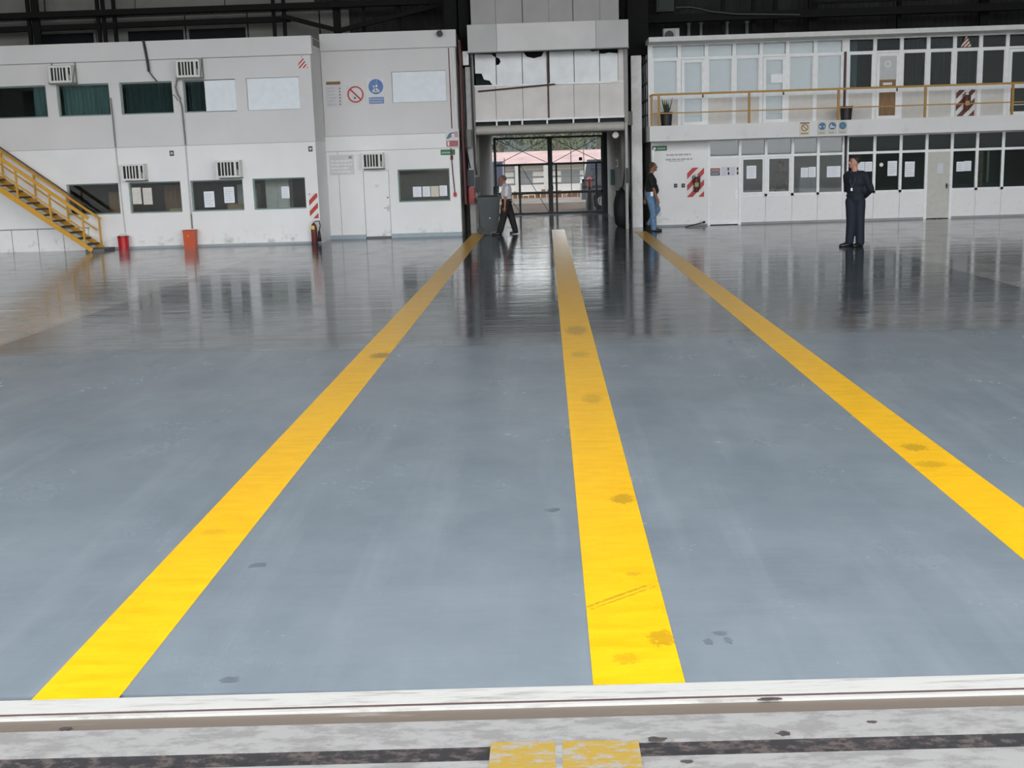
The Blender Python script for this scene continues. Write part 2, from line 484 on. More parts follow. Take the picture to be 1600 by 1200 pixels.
# threshold, turned a touch against the floor lines as in the photo
TH = 0.0229
def trot(o):
    o.location = (0, YT, 0); o.rotation_euler = (0, 0, math.atan(TH)); return o
def tstrip(name, y0, y1, z0, z1, mat, label, x0=-22, x1=22, structural=True):
    o = MB().box(x0, x1, y0 - YT, y1 - YT, z0, z1).build(name, mat)
    trot(o)
    return tag(o, label, None, None, 'structure') if structural else o
CHIPPED = worn_strip('chipped_white_paint', (0.42, 0.41, 0.39), (0.27, 0.255, 0.235), 0.42, 5.0, (0.4, 5, 1))
APRONC = worn_strip('apron_concrete', (0.255, 0.247, 0.24), (0.185, 0.178, 0.172), 0.48, 7.0, (0.7, 1.6, 1), 0.75)
RUST = worn_strip('rusty_rail', (0.125, 0.10, 0.08), (0.30, 0.28, 0.25), 0.34, 2.0, (0.4, 6, 1))
TARRED = worn_strip('tarred_channel', (0.014, 0.013, 0.015), (0.075, 0.058, 0.052), 0.45, 16.0, (1, 1.5, 1), 0.85)
tstrip('trim_1', 4.345, YT + 0.004, -0.25, 0.003, CHIPPED, 'chipped white painted strip along the hangar threshold')
tstrip('trim_2', 4.328, 4.345, -0.25, 0.0005, pmat('painted_groove_dark', (0.075, 0.045, 0.04), 0.8), 'narrow dark strip painted flush for the rail groove in the threshold')  # dark of the groove put into the colour of a flush strip
tstrip('trim_3', 4.308, 4.328, -0.25, 0.0, CHIPPED, 'thin whitish steel lip beside the rail groove')
tstrip('trim_4', 4.206, 4.308, -0.25, -0.012, RUST, 'brown rusty steel door rail across the threshold')
tstrip('trim_5', 4.012, 4.206, -0.25, -0.006, APRONC, 'grey concrete strip between the rusty rail and the tarred channel')
tstrip('trim_6', 3.898, 4.012, -0.25, -0.016, TARRED, 'black tarred rail channel in front of the threshold')
ground = tstrip('ground_apron', -260, 3.898, -0.4, -0.008, APRONC, 'pale grey concrete apron outside the hangar', -160, 160)
YPATCH = worn_strip('worn_yellow_patch', (0.31, 0.205, 0.035), (0.26, 0.25, 0.235), 0.45, 11.0, (1, 2.0, 1), 0.6)
for (pa, pb, lab) in ((766, 868, 'worn yellow paint patch on the tarred channel, left one'), (879, 1000, 'worn yellow paint patch on the tarred channel, right one with more bare concrete')):
    x0 = PX(pa, 1182, 3.95)[0]; x1 = PX(pb, 1182, 3.95)[0]
    m = MB().box(x0, x1, 3.60, 4.02, -0.02, -0.004)
    tag(m.build('paint_patch', YPATCH), lab, 'paint patch', 'yellow patches at the threshold')

tag(MB().box(PX(868, 1182, 3.95)[0], PX(879, 1182, 3.95)[0], 3.60, 4.02, -0.02, -0.0045).build('trim_7', APRONC), 'narrow concrete filler between the yellow patches', None, None, 'structure')
STAIN = pmat('oil_stain', (0.055, 0.045, 0.042), 0.7, var=0.3, scale=20)
SMUDGE = pmat('rubber_smudge', (0.115, 0.138, 0.158), 0.45, var=0.2, scale=15)
def stain(px, py, rw, rl, lab, mat=STAIN, z=0.0, name='oil_stain', seed=1, group='dark stains at the threshold'):
    d = FV + RV * ((px - 800) / FPX) - UV * ((py - 600) / FPX)
    t = (z - CAMZ) / d.z; cx, cy = d.x * t, d.y * t
    rng = random.Random(seed); n_ = 14; mb = MB(); rr = [rng.uniform(0.65, 1.15) for _ in range(n_)]
    top = [(cx + rw * rr[i] * math.cos(6.2832 * i / n_), cy + rl * rr[i] * math.sin(6.2832 * i / n_), z + 0.0012) for i in range(n_)]
    mb.v = top + [(x, y, z - 0.002) for x, y, _ in top]
    mb.f = [tuple(range(n_)), tuple(range(2 * n_ - 1, n_ - 1, -1))] + [(i, i + n_, (i + 1) % n_ + n_, (i + 1) % n_) for i in range(n_)]
    return tag(mb.build(name, mat), lab, 'stain', group)
stain(102, 1139, 0.024, 0.018, 'dark oval oil stain on the concrete strip near the left line', z=-0.006, seed=1)
stain(1026, 1155, 0.036, 0.02, 'dark oil stain above the tarred channel right of the yellow patches', z=-0.006, seed=2)
stain(1224, 1146, 0.03, 0.02, 'dark oil stain on the edge of the tarred channel', z=-0.006, seed=3)
stain(1075, 1190, 0.026, 0.016, 'dark oil stain below the tarred channel beside the right yellow patch', z=-0.008, seed=4)
stain(1203, 1092, 0.05, 0.012, 'dark rust stain on the white threshold lip', z=0.0, seed=5)
stain(1362, 1128, 0.02, 0.012, 'small oil stain on the right part of the concrete strip', z=-0.006, seed=6)
stain(358, 1063, 0.05, 0.04, 'dark smudge on the floor paint right of the left line end', SMUDGE, 0.0, 'floor_smudge', 7, 'smudges on the floor paint')
stain(1125, 990, 0.035, 0.03, 'upper dark smudge of the bent tyre mark right of the middle line', SMUDGE, 0.0, 'floor_smudge', 8, 'smudges on the floor paint')
stain(1107, 1003, 0.022, 0.04, 'left leg of the bent tyre mark right of the middle line', SMUDGE, 0.0, 'floor_smudge', 9, 'smudges on the floor paint')
stain(1138, 1001, 0.02, 0.04, 'right leg of the bent tyre mark right of the middle line', SMUDGE, 0.0, 'floor_smudge', 10, 'smudges on the floor paint')
stain(402, 884, 0.05, 0.05, 'grey smudge on the floor between the left and middle lines', SMUDGE, 0.0, 'floor_smudge', 11, 'smudges on the floor paint')
stain(864, 797, 0.05, 0.05, 'grey smudge on the floor just left of the middle line', SMUDGE, 0.0, 'floor_smudge', 12, 'smudges on the floor paint')
# ---- yellow lines
LINES = [(-2.136, -1.781, 36.0, 'left yellow painted floor line running towards the wheelie bin', [(-1.86, 12.85, 0.16, 0.22, 0.75, 0), (-1.99, 6.6, 0.1, 0.06, 0.2, 0)]),
         (0.1415, 0.5125, 34.9, 'middle yellow painted floor line leading to the gate', [(0.33, 14.4, 0.16, 0.5, 0.5, 0), (0.36, 10.2, 0.10, 0.25, 0.35, 0), (0.43, 7.10, 0.09, 0.13, 0.45, 0), (0.46, 4.93, 0.075, 0.11, 0.5, 0), (0.29, 4.72, 0.07, 0.07, 0.3, 0.3), (0.33, 12.6, 0.12, 0.25, 0.35, 0), (0.31, 5.46, 0.012, 0.32, 0.6, -0.85), (0.33, 5.43, 0.010, 0.30, 0.5, -0.85), (0.40, 5.75, 0.05, 0.04, 0.35, 0)]),
         (2.398, 2.743, 33.0, 'right yellow painted floor line running towards the man in jeans', [(2.56, 8.22, 0.11, 0.12, 0.5, 0), (2.52, 7.75, 0.13, 0.10, 0.35, 0)])]
for i, (x0, x1, ye, lab, marks) in enumerate(LINES):
    m = MB().box(x0, x1, YT + 0.01 + 0.0229 * x0, ye, 0.0, 0.002)
    tag(m.build('floor_line', line_material('yellow_line_paint_%d' % i, marks)), lab, 'floor line', 'yellow lines on the hangar floor')

# ---- hangar envelope (roof, side walls, header over the doorway)
ROOFM = pmat('roof_underside', (0.10, 0.10, 0.095), 0.85)
SIDEM = corrugated('side_wall_sheet', (0.22, 0.22, 0.21))
struct('ceiling', MB().box(XL, XR, 4.0, YBACK + 0.3, 13.6, 13.9), ROOFM, 'dark underside of the hangar roof')
struct('wall_side_left', MB().box(XL - 0.3, XL, 4.0, YBACK, -0.3, 13.9), SIDEM, 'sheet metal side wall of the hangar on the left')
struct('wall_side_right', MB().box(XR, XR + 0.3, 4.0, YBACK, -0.3, 13.9), SIDEM, 'sheet metal side wall of the hangar on the right')
struct('wall_header', MB().box(XL, XR, 4.0, 4.3, 12.2, 13.9), SIDEM, 'sheet metal header above the hangar doorway')
# hangar back wall above the offices: dark corrugated sheets, grey panels at the left
wb = MB(); wb.box(XL, XR, YBACK, YBACK + 0.3, 5.2, 13.6); wb.box(-2.38, 3.06, YBACK, YBACK + 0.3, 3.3, 5.2)
wall_back = struct('wall_back', wb, CORR, 'dark corrugated back wall of the hangar above the offices')
gp = MB()
for a, b in ((-17.5, -15.45), (-15.40, -12.60), (-12.57, -9.8), (-9.77, -7.0)):
    MB().box(a, b, YBACK - 0.06, YBACK, 6.93, 9.5).build('panel', GREYPANEL, wall_back)
for a, b in ((-17.5, -13.9), (-13.87, -11.1), (-11.05, -9.15), (-9.1, -6.9), (-6.85, -5.95)):
    MB().box(a, b, YBACK - 0.05, YBACK, 5.3, 6.75).build('panel', GREYPANEL, wall_back)
n = 30
for a, b in ((-15.74, -13.98), (-12.88, -11.15), (-10.96, -9.2)):
    w_ = sthing('window_%d' % n, (a, YBACK - 0.07, 5.4), 'dark clerestory window above the left office roof, %s' % {30: 'far left', 31: 'middle', 32: 'right'}[n]); n += 1
    MB().box(a, b, YBACK - 0.08, YBACK - 0.05, 5.4, 6.33).build('pane', pmat('dark_pane', (0.012, 0.014, 0.016), 0.6, spec=0.1), w_)

# steel columns, beams and braces in front of the back wall
def steel(name, label, mb, cat='beam', mat=DARKST, group='dark roof steel'):
    return tag(mb.build(name, mat), label, cat, group)
def hbeam_col(x0, x1, y0, y1, z0, z1):
    t = 0.05; mb = MB(); mb.box(x0, x1, y0, y0 + t, z0, z1); mb.box(x0, x1, y1 - t, y1, z0, z1)
    xm = (x0 + x1) / 2; mb.box(xm - t / 2, xm + t / 2, y0 + t, y1 - t, z0, z1); return mb
steel('steel_column', 'black steel column rising left of the white panel tower', hbeam_col(-2.78, -2.42, 35.2, 35.7, 5.0, 13.6), 'column', group='black steel columns')
steel('steel_column', 'black steel column close to the left edge of the white panel tower', hbeam_col(-2.36, -2.06, 35.0, 35.5, 4.7, 13.6), 'column', group='black steel columns')
steel('steel_column', 'black steel column rising right of the white panel tower', hbeam_col(2.45, 3.05, 35.3, 35.9, 4.9, 13.6), 'column', group='black steel columns')
YS = 36.6
def zt(px, py, Y=YS): x, z = PX(px, py, Y); return (x, Y, z)
def zh_(px, py): return zt(px, py, YS - 0.20)
steel('steel_beam', 'long black upper girder above the left office block', MB().beam((-20, YS, 6.74), (-2.4, YS, 6.74), 0.25, 0.17))
steel('steel_beam', 'black lower girder above the left office block', MB().beam((-20, YS + 0.5, 6.40), (-7.6, YS + 0.5, 6.44), 0.2, 0.16))
steel('steel_beam', 'black brace sloping down to the recessed wall from the left', MB().beam(zt(440, 25), zt(530, 48), 0.14, 0.13), 'brace')
steel('steel_beam', 'black brace rising right above the recessed wall', MB().beam(zt(530, 48), zt(700, 4), 0.14, 0.13), 'brace')
for px, py0, py1, lab in ((52, -10, 60, 'thick black post near the top left corner'), (41, -10, 32, 'thin black post near the top left corner'),
                     (155, 45, 74, 'first of the thin posts above the left air conditioner'), (163, 40, 74, 'second of the thin posts above the left air conditioner'), (180, 40, 74, 'third of the thin posts above the left air conditioner'),
                     (427, 15, 58, 'left of two thin posts near the block corner'), (443, 12, 58, 'right of two thin posts near the block corner'),
                     (525, 5, 60, 'black post above the notice board'), (567, 5, 60, 'black post above the no smoking sign'), (622, 2, 60, 'black post above the boarded recess window')):
    a, b = zt(px, py0, 37.0), zt(px + 2, py1, 37.0)
    steel('steel_post', lab, MB().beam((a[0], 37.0, 5.2), (a[0], 37.0, max(a[2], 6.8) + 0.6), 0.1 if px not in (52, 525) else 0.22, 0.1), 'post')
steel('steel_beam', 'black girder above the glazed office on the right', MB().beam((2.9, YS, 6.00), (20, YS, 6.02), 0.3, 0.22))
steel('steel_beam', 'thin black rail above the right girder', MB().beam((8.0, YS, 6.32), (20, YS, 6.30), 0.15, 0.07))
for px, lab in ((1130, 'first dark post above the glazed office'), (1178, 'second dark post above the glazed office'), (1212, 'third dark post above the glazed office'), (1270, 'fourth thick dark post above the glazed office'), (1405, 'fifth dark post above the glazed office'), (1538, 'thick dark post above the striped triangle on the right')):
    x = PX(px, 20, 37.2)[0]
    steel('steel_post', lab, MB().box(x - 0.06 * (2.2 if px in (1270, 1538) else 1), x + 0.06 * (2.2 if px in (1270, 1538) else 1), 37.15, 37.3, 5.2, 9.0), 'post')
steel('hose', 'black hose drooping above the glazed office', MB().tube([zh_(1056, 12), zh_(1075, 11), zh_(1090, 13), zh_(1110, 18), zh_(1150, 22), zh_(1250, 23)], 0.045), 'hose', BLACK, None)
steel('electric_box', 'dark green electric box on the column above the pillar', MB().box(*[PX(1025, 0, YS)[0], PX(1052, 0, YS)[0]], YS - 0.15, YS + 0.1, 6.2, 6.9).box(PX(1028, 0, YS)[0], PX(1049, 0, YS)[0], YS - 0.18, YS - 0.15, 6.25, 6.85), 'electric box', pmat('dark_green_box', (0.02, 0.035, 0.03), 0.6), None)

# ------------------------------------------------------------------ LEFT OFFICE BLOCK (wall_left)
A_TOP, A_FAS, A_SEAM = 5.40, 4.93, 2.69
AX1 = -6.08
UPW = [(-14.58 + 1.69 * i, -14.58 + 1.69 * i + 1.40, 3.54, 4.37) for i in range(5)]
LOW = [(-12.87 + 1.68 * i, -12.87 + 1.68 * i + 1.41, 0.94, 1.765) for i in range(4)]
wall_left = struct('wall_left', holed(MB(), XL, AX1, 0.0, A_SEAM, YA, YA + 0.2, LOW), WHITE_LOW, 'white two-storey office block wall on the left')
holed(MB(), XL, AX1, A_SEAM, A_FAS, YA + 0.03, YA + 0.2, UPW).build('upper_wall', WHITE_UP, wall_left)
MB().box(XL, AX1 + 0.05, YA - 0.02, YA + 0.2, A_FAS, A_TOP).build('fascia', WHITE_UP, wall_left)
MB().box(AX1 - 0.2, AX1, YA + 0.2, YB + 0.2, 0, A_SEAM).build('return_wall', WHITE_LOW, wall_left)
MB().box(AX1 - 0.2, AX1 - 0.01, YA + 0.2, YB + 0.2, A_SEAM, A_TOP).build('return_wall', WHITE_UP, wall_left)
MB().box(XL, AX1, YA + 0.2, YBACK, A_TOP - 0.2, A_TOP - 0.02).build('roof', CEILC, wall_left)
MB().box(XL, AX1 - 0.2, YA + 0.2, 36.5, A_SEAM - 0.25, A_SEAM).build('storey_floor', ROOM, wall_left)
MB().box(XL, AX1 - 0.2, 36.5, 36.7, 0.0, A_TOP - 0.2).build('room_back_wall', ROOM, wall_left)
# plinth panels under the stairs
ledge = MB().box(XL, -12.35, YA - 0.07, YA, 0.585, 0.615)
ledge.build('plinth_cap', pmat('grey_ledge', (0.33, 0.33, 0.32), 0.7), wall_left)
xs = [-15.4, -14.47, -13.76, -13.06, -12.36]
for a, b in zip(xs, xs[1:]): MB().box(a + 0.012, b - 0.012, YA - 0.06, YA, 0.0, 0.585).build('plinth_panel', WHITE_LOW, wall_left)
struct('baseboard_left', MB().box(-12.3, AX1, YA - 0.012, YA, 0, 0.06), pmat('grey_skirting', (0.34, 0.37, 0.39), 0.6), 'thin grey skirting along the left office block')

# ---- recessed wall (wall_center)
B_TOP, B_FAS, B_SEAM, B_BAND = 5.58, 5.13, 2.83, 2.43
BX0, BX1 = AX1, -2.38
bu = (-4.16, -2.66, 3.69, 4.52); bl = (-4.115, -2.67, 0.975, 1.875); bd = (-5.085, -4.365, 0.05, 2.20)
wall_center = struct('wall_center', holed(MB(), BX0, BX1, 0, B_BAND, YB, YB + 0.2, [bl, (bd[0], bd[1], 0.0, bd[3])]), WHITE_LOW, 'white recessed office wall left of the gateway')
holed(MB(), BX0, BX1, B_SEAM, B_FAS, YB + 0.02, YB + 0.2, [bu]).build('upper_wall', WHITE_UP, wall_center)
MB().box(BX0, BX1, YB - 0.03, YB + 0.2, B_BAND, B_SEAM).build('storey_band', WHITE_LOW, wall_center)
MB().box(BX0, BX1 + 0.03, YB - 0.03, YB + 0.2, B_FAS, B_TOP).build('fascia', WHITE_UP, wall_center)
MB().box(BX0 - 0.01, BX1, YB + 0.2, YBACK, B_TOP - 0.2, B_TOP - 0.02).build('roof', CEILC, wall_center)
MB().box(BX1 - 0.2, BX1, YB + 0.2, YBACK, 0, B_TOP - 0.2).build('return_wall', CONCWALL, wall_center)
MB().box(BX0, BX1 - 0.2, YB + 0.2, 37.0, B_SEAM - 0.3, B_SEAM - 0.05).build('storey_floor', ROOM, wall_center)
MB().box(BX0, BX1 - 0.2, 37.0, 37.2, 0, B_TOP - 0.2).build('room_back_wall', ROOM, wall_center)
struct('baseboard_center', MB().box(BX0, bd[0], YB - 0.02, YB, 0, 0.11).box(bd[1], BX1, YB - 0.02, YB, 0, 0.11), pmat('grey_skirting_2', (0.36, 0.42, 0.46), 0.6), 'grey-blue skirting along the recessed wall')
for xx in (-5.76,): MB().box(xx - 0.008, xx + 0.008, YB - 0.004, YB, 0.11, B_BAND).build('panel_joint', pmat('joint_grey', (0.45, 0.45, 0.45), 0.8), wall_center)

JOINT = pmat('seam_shadow_gap', (0.40, 0.38, 0.37), 0.8)
for (x0_, x1_, z_, y_) in ((XL, AX1, A_SEAM, YA - 0.004), (XL, AX1, A_FAS - 0.012, YA + 0.012)): MB().box(x0_, x1_, y_, YA + 0.03, z_ - 0.006, z_ + 0.006).build('seam', JOINT, wall_left)
for z_ in (B_SEAM + 0.006, B_BAND - 0.006, B_FAS - 0.006): MB().box(BX0, BX1, YB - 0.012, YB + 0.02, z_ - 0.008, z_ + 0.008).build('seam', JOINT, wall_center)
# ---- windows of the left block
WN = [0]
def window(x0, x1, z0, z1, Y, label, glass=GLASS, fw=0.035, reveal=0.10, framemat=None, mullions=()):
    WN[0] += 1
    w_ = sthing('window_%d' % WN[0], ((x0 + x1) / 2, Y, z0), label)
    fm = framemat or pmat('slim_green_frame', (0.20, 0.27, 0.25), 0.5)
    f = MB(); y0, y1 = Y + reveal, Y + reveal + 0.04
    f.box(x0, x1, y0, y1, z0, z0 + fw).box(x0, x1, y0, y1, z1 - fw, z1).box(x0, x0 + fw, y0, y1, z0 + fw, z1 - fw).box(x1 - fw, x1, y0, y1, z0 + fw, z1 - fw)
    f.build('frame', fm, w_)
    MB().box(x0 + fw, x1 - fw, y0 + 0.015, y0 + 0.022, z0 + fw, z1 - fw).build('pane', glass, w_)
    return w_
def curtain(x0, x1, z0, z1, Y, label, mat=CURT, pleats=12, amp=0.03):
    mb = MB(); n_ = pleats * 6
    for i in range(n_ + 1):
        x = x0 + (x1 - x0) * i / n_; y = Y + amp * math.sin(i * 2 * math.pi / 6 + 0.6 * math.sin(i * 0.37))
        mb.v += [(x, y, z0), (x, y, z1), (x, y + 0.004, z1), (x, y + 0.004, z0)]
    for i in range(n_):
        a = 4 * i
        for j in range(4): mb.f.append((a + j, a + (j + 1) % 4, a + 4 + (j + 1) % 4, a + 4 + j))
    mb.f.append((0, 1, 2, 3)); e = 4 * n_; mb.f.append((e, e + 3, e + 2, e + 1))
    return tag(mb.build('curtain', mat), label, 'curtain')
ulab = ['dark upper window at the left edge of the picture', 'dark upper window below the left air conditioner, pale curtain inside', 'dark upper window between the two upper air conditioners',
        'upper window half covered by a white board', 'upper window fully covered by a white board beside the block corner']
for i, (a, b, c, d) in enumerate(UPW):
    window(a, b, c, d, YA + 0.03, ulab[i], DARKGLASS if i < 4 else GLASS)
llab = ['lower window behind the yellow stairs', 'lower window with a double notice, beside the stairs', 'lower window with two sheets of paper, under the right lower air conditioner', 'lower window with a single sheet of paper near the block corner']
for i, (a, b, c, d) in enumerate(LOW): window(a, b, c, d, YA, llab[i])
window(*bu, YB + 0.02, 'upper window of the recessed wall covered by a white board')
window(*bl, YB, 'lower window of the recessed wall with four notices')
# boards behind the panes
def board(x0, x1, z0, z1, Y, label):
    mb = MB(); mb.box(x0, x1, Y, Y + 0.012, z0, z1)
    mb.box(x0, x1, Y - 0.006, Y, z0, z0 + 0.03).box(x0, x1, Y - 0.006, Y, z1 - 0.03, z1)
    return tag(mb.build('window_board', BOARD), label, 'board', 'white boards covering windows')
# boards stand in front of the recessed pane, flush in the reveal
board(UPW[3][0] + 0.57, UPW[3][1] - 0.01, 3.56, 4.35, YA + 0.06, 'white board covering the right part of an upper window')
board(UPW[4][0] + 0.01, UPW[4][1] - 0.01, 3.55, 4.36, YA + 0.06, 'white board covering the upper window next to the block corner')
board(bu[0] + 0.01, bu[1] - 0.01, 3.70, 4.51, YB + 0.06, 'white board covering the upper window of the recessed wall')
CURT2 = pmat('pale_grey_curtain', (0.36, 0.42, 0.45), 0.9, var=0.2, scale=5, stretch=(4, 1, 0.2))
curtain(UPW[0][0] + 0.9, UPW[0][1] - 0.02, 3.45, 4.45, YA + 0.42, 'pale curtain in the leftmost upper window', CURT2, 4)
curtain(UPW[1][0] + 0.02, UPW[1][1] - 0.02, 3.45, 4.45, YA + 0.42, 'pale grey pleated curtain in the upper window below the left air conditioner', CURT2)
curtain(UPW[2][0] + 0.02, UPW[2][1] - 0.02, 3.45, 4.45, YA + 0.42, 'dark pleated curtain in the upper window between the air conditioners')
curtain(UPW[3][0] + 0.02, UPW[3][0] + 0.7, 3.45, 4.45, YA + 0.42, 'dark curtain beside the half board in an upper window', CURT, 6)
# ---- papers on the panes
def paper(px0, py0, px1, py1, Y, label, corr=PA, mat=PAPER, rows=6, name='paper_notice', cat='notice', group=None, tilt=0.0, dy=0.0):
    x0, z1 = corr(px0, py0, Y); x1, z0 = corr(px1, py1, Y)
    t = thing(name, label, cat, (x0, Y, z0), group)
    MB().box(x0, x1, Y - 0.006, Y, z0, z1).build('sheet', mat, t)
    if rows: letter_rows(MB(), x0 + 0.12 * (x1 - x0), x1 - 0.1 * (x1 - x0), z0 + 0.1 * (z1 - z0), z1 - 0.1 * (z1 - z0), rows, Y - 0.008, Y - 0.006, 0.25).build('print', pmat('faint_print', (0.55, 0.57, 0.62), 0.8), t)
    return t
GP = 0.112
YPW = YA + 0.114
paper(206, 295, 222, 320, YPW, 'left half of the cream double notice in the window beside the stairs', mat=pmat('cream_paper', (0.72, 0.68, 0.60), 0.8))
paper(222.6, 295, 239, 320, YPW, 'right half of the cream double notice in the window beside the stairs', mat=pmat('cream_paper', (0.72, 0.68, 0.60), 0.8))
paper(318, 297.5, 336, 321.5, YPW, 'lower sheet of the two papers under the right lower air conditioner')
paper(349, 289.5, 367, 313.5, YPW, 'higher sheet of the two papers under the right lower air conditioner')
paper(439, 286, 452.5, 303.5, YPW, 'single white sheet in the window near the block corner')
YPB = YB + 0.114
raw = lambda px, py, Y: PX(px, py, Y)
paper(645, 292, 659, 307.5, YPB, 'first white sheet from the left in the recessed wall window', raw)
paper(660, 291.5, 672.5, 307, YPB, 'second white sheet from the left in the recessed wall window', raw)
paper(673, 291, 686, 307, YPB, 'cream sheet, third from the left, in the recessed wall window', raw, CREAM)
paper(686.5, 290, 699, 306, YPB, 'rightmost white sheet in the recessed wall window', raw)

# ---- recessed wall door
door = sthing('door_1', (bd[0], YB, 0), 'plain white door in the recessed wall under the air conditioner')
MB().box(bd[0] + 0.012, bd[1] - 0.012, YB + 0.006, YB + 0.05, 0.05, 1.86).build('door_leaf', WHITE_LOW, door)
MB().box(bd[0], bd[1], YB + 0.003, YB + 0.05, 1.865, 2.20).build('door_head', WHITE_LOW, door)
MB().box(bd[0], bd[1], YB + 0.0, YB + 0.06, 0.0, 0.045).build('door_sill', pmat('sill_dark', (0.12, 0.13, 0.14), 0.6), door)
hz = 0.82
MB().box(bd[1] - 0.16, bd[1] - 0.05, YB - 0.05, YB - 0.03, hz, hz + 0.03).box(bd[1] - 0.075, bd[1] - 0.05, YB - 0.03, YB + 0.006, hz, hz + 0.03).box(bd[1] - 0.085, bd[1] - 0.04, YB - 0.004, YB + 0.006, hz - 0.07, hz + 0.08).build('door_handle', GALV, door)
MB().disc(bd[1] - 0.06, 1.12, 0.022, YB - 0.01, YB + 0.006, 10).build('lock', BROWN, door)
letter_rows(MB(), -4.76, -4.63, 1.40, 1.49, 2, YB + 0.002, YB + 0.006, 0.3).build('door_text', pmat('pink_print', (0.5, 0.38, 0.38), 0.8), door)

# ------------------------------------------------------------------ air conditioners
def aircon(name, x0, x1, z0, z1, Y, label, bracket=False):
    t = thing(name, label, 'air conditioner', ((x0 + x1) / 2, Y, z0), 'window air conditioners on the left offices')
    dpt = 0.32; w = x1 - x0; h = z1 - z0
    gx1 = x0 + 0.76 * w
    mb = MB()
    mb.box(x0, x1, Y - dpt + 0.03, Y + 0.02, z0, z0 + 0.02).box(x0, x1, Y - dpt + 0.03, Y + 0.02, z1 - 0.02, z1)
    mb.box(x0, x0 + 0.02, Y - dpt + 0.03, Y + 0.02, z0 + 0.02, z1 - 0.02).box(x1 - 0.02, x1, Y - dpt + 0.03, Y + 0.02, z0 + 0.02, z1 - 0.02)
    mb.box(x0, x0 + 0.06, Y - dpt, Y - dpt + 0.03, z0, z1).box(x0 + 0.06, x1, Y - dpt, Y - dpt + 0.03, z0, z0 + 0.05).box(x0 + 0.06, x1, Y - dpt, Y - dpt + 0.03, z1 - 0.05, z1)
    mb.box(gx1, gx1 + 0.10 * w, Y - dpt, Y - dpt + 0.03, z0 + 0.05, z1 - 0.05).box(x1 - 0.025, x1, Y - dpt, Y - dpt + 0.03, z0 + 0.05, z1 - 0.05)
    mb.build('casing', ACW, t)
    MB().box(x0 + 0.03, x1 - 0.03, Y - dpt + 0.06, Y - 0.02, z0 + 0.03, z1 - 0.03).build('coil', ACD, t)
    ns = 5; gx0 = x0 + 0.06; pw = (gx1 - gx0) / ns
    for i in range(1, ns):
        xs_ = gx0 + i * pw
        MB().box(xs_ - 0.015, xs_ + 0.015, Y - dpt + 0.004, Y - dpt + 0.03, z0 + 0.05, z1 - 0.05).build('grille_bar', ACW, t)
    MB().hexa([(gx1 + 0.12 * w, Y - dpt + 0.01, z0 + 0.06), (x1 - 0.03, Y - dpt + 0.03, z0 + 0.06), (x1 - 0.03, Y - dpt + 0.05, z0 + 0.06), (gx1 + 0.12 * w, Y - dpt + 0.05, z0 + 0.06),
               (gx1 + 0.12 * w, Y - dpt + 0.01, z0 + 0.5 * h), (x1 - 0.03, Y - dpt + 0.03, z0 + 0.35 * h), (x1 - 0.03, Y - dpt + 0.05, z0 + 0.35 * h), (gx1 + 0.12 * w, Y - dpt + 0.05, z0 + 0.5 * h)]).build('control_flap', pmat('aircon_grey', (0.35, 0.34, 0.33), 0.5), t)
    mb = MB()
    if bracket:
        for xx in (x0 - 0.012, x1 + 0.012):
            mb.box(xx - 0.012, xx + 0.012, Y - dpt - 0.01, Y, z0 - 0.03, z0).beam((xx, Y - dpt + 0.02, z0 - 0.01), (xx, Y, z1 + 0.08), 0.02, 0.02).box(xx - 0.015, xx + 0.015, Y - 0.03, Y, z0 - 0.02, z1 + 0.1)
        mb.box(x0, x1, Y - dpt, Y - dpt + 0.04, z0 - 0.03, z0)
    else:
        mb.box(x0, x1, Y - 0.03, Y, z0 - 0.035, z0).box((x0 + x1) / 2 - 0.02, (x0 + x1) / 2 + 0.02, Y - 0.2, Y - 0.16, z0 - 0.02, z0)
    mb.build('bracket', pmat('bracket_grey', (0.22, 0.22, 0.20), 0.6), t)
    if bracket: MB().box(x0 - 0.01, x1 + 0.01, Y - dpt + 0.02, Y, z1 + 0.004, z1 + 0.012).build('rain_cover', GALV, t)
    return t
aircon('window_air_conditioner', -12.93, -12.33, 4.40, 4.83, YA + 0.03, 'bracketed air conditioner at upper left above the curtained window', True)
aircon('window_air_conditioner', -9.56, -8.95, 4.43, 4.87, YA + 0.03, 'bracketed air conditioner above the half-boarded upper window', True)
aircon('window_air_conditioner', -11.24, -10.63, 1.82, 2.25, YA, 'air conditioner above the lower window beside the stairs')
aircon('window_air_conditioner', -8.71, -8.07, 1.82, 2.27, YA, 'air conditioner above the lower window with two papers')
aircon('window_air_conditioner', -5.05, -4.46, 1.93, 2.36, YB, 'air conditioner above the white door in the recessed wall')

# ---- cables and conduits on the left block
def cable(label, pts, r, mat=None, name='cable', cat='cable'):
    return tag(MB().tube(pts, r, 6).build(name, mat or pmat('grey_conduit', (0.23, 0.225, 0.21), 0.6)), label, cat)
cable('thin grey conduit on the upper wall beside the curtained window', [(-11.50, YA - 0.02, 4.0), (-11.44, YA - 0.02, 3.97), (-11.43, YA - 0.02, 2.70)], 0.02)
cable('white-painted conduit leading down to the red bucket', [(-11.43, YA - 0.02, 2.69), (-11.37, YA - 0.03, 0.44)], 0.018, pmat('painted_conduit', (0.62, 0.61, 0.60), 0.6))
cable('thin grey conduit on the upper wall below the half-boarded window', [(-9.60, YA - 0.02, 3.85), (-9.56, YA - 0.02, 3.72), (-9.545, YA - 0.02, 2.70)], 0.022)
cable('white-painted conduit leading down to the orange bin', [(-9.545, YA - 0.02, 2.69), (-9.545, YA - 0.03, 0.9)], 0.02, pmat('painted_conduit', (0.62, 0.61, 0.60), 0.6))
cable('short bare conduit end above the orange bin', [(-9.545, YA - 0.03, 0.89), (-9.545, YA - 0.03, 0.49)], 0.02)
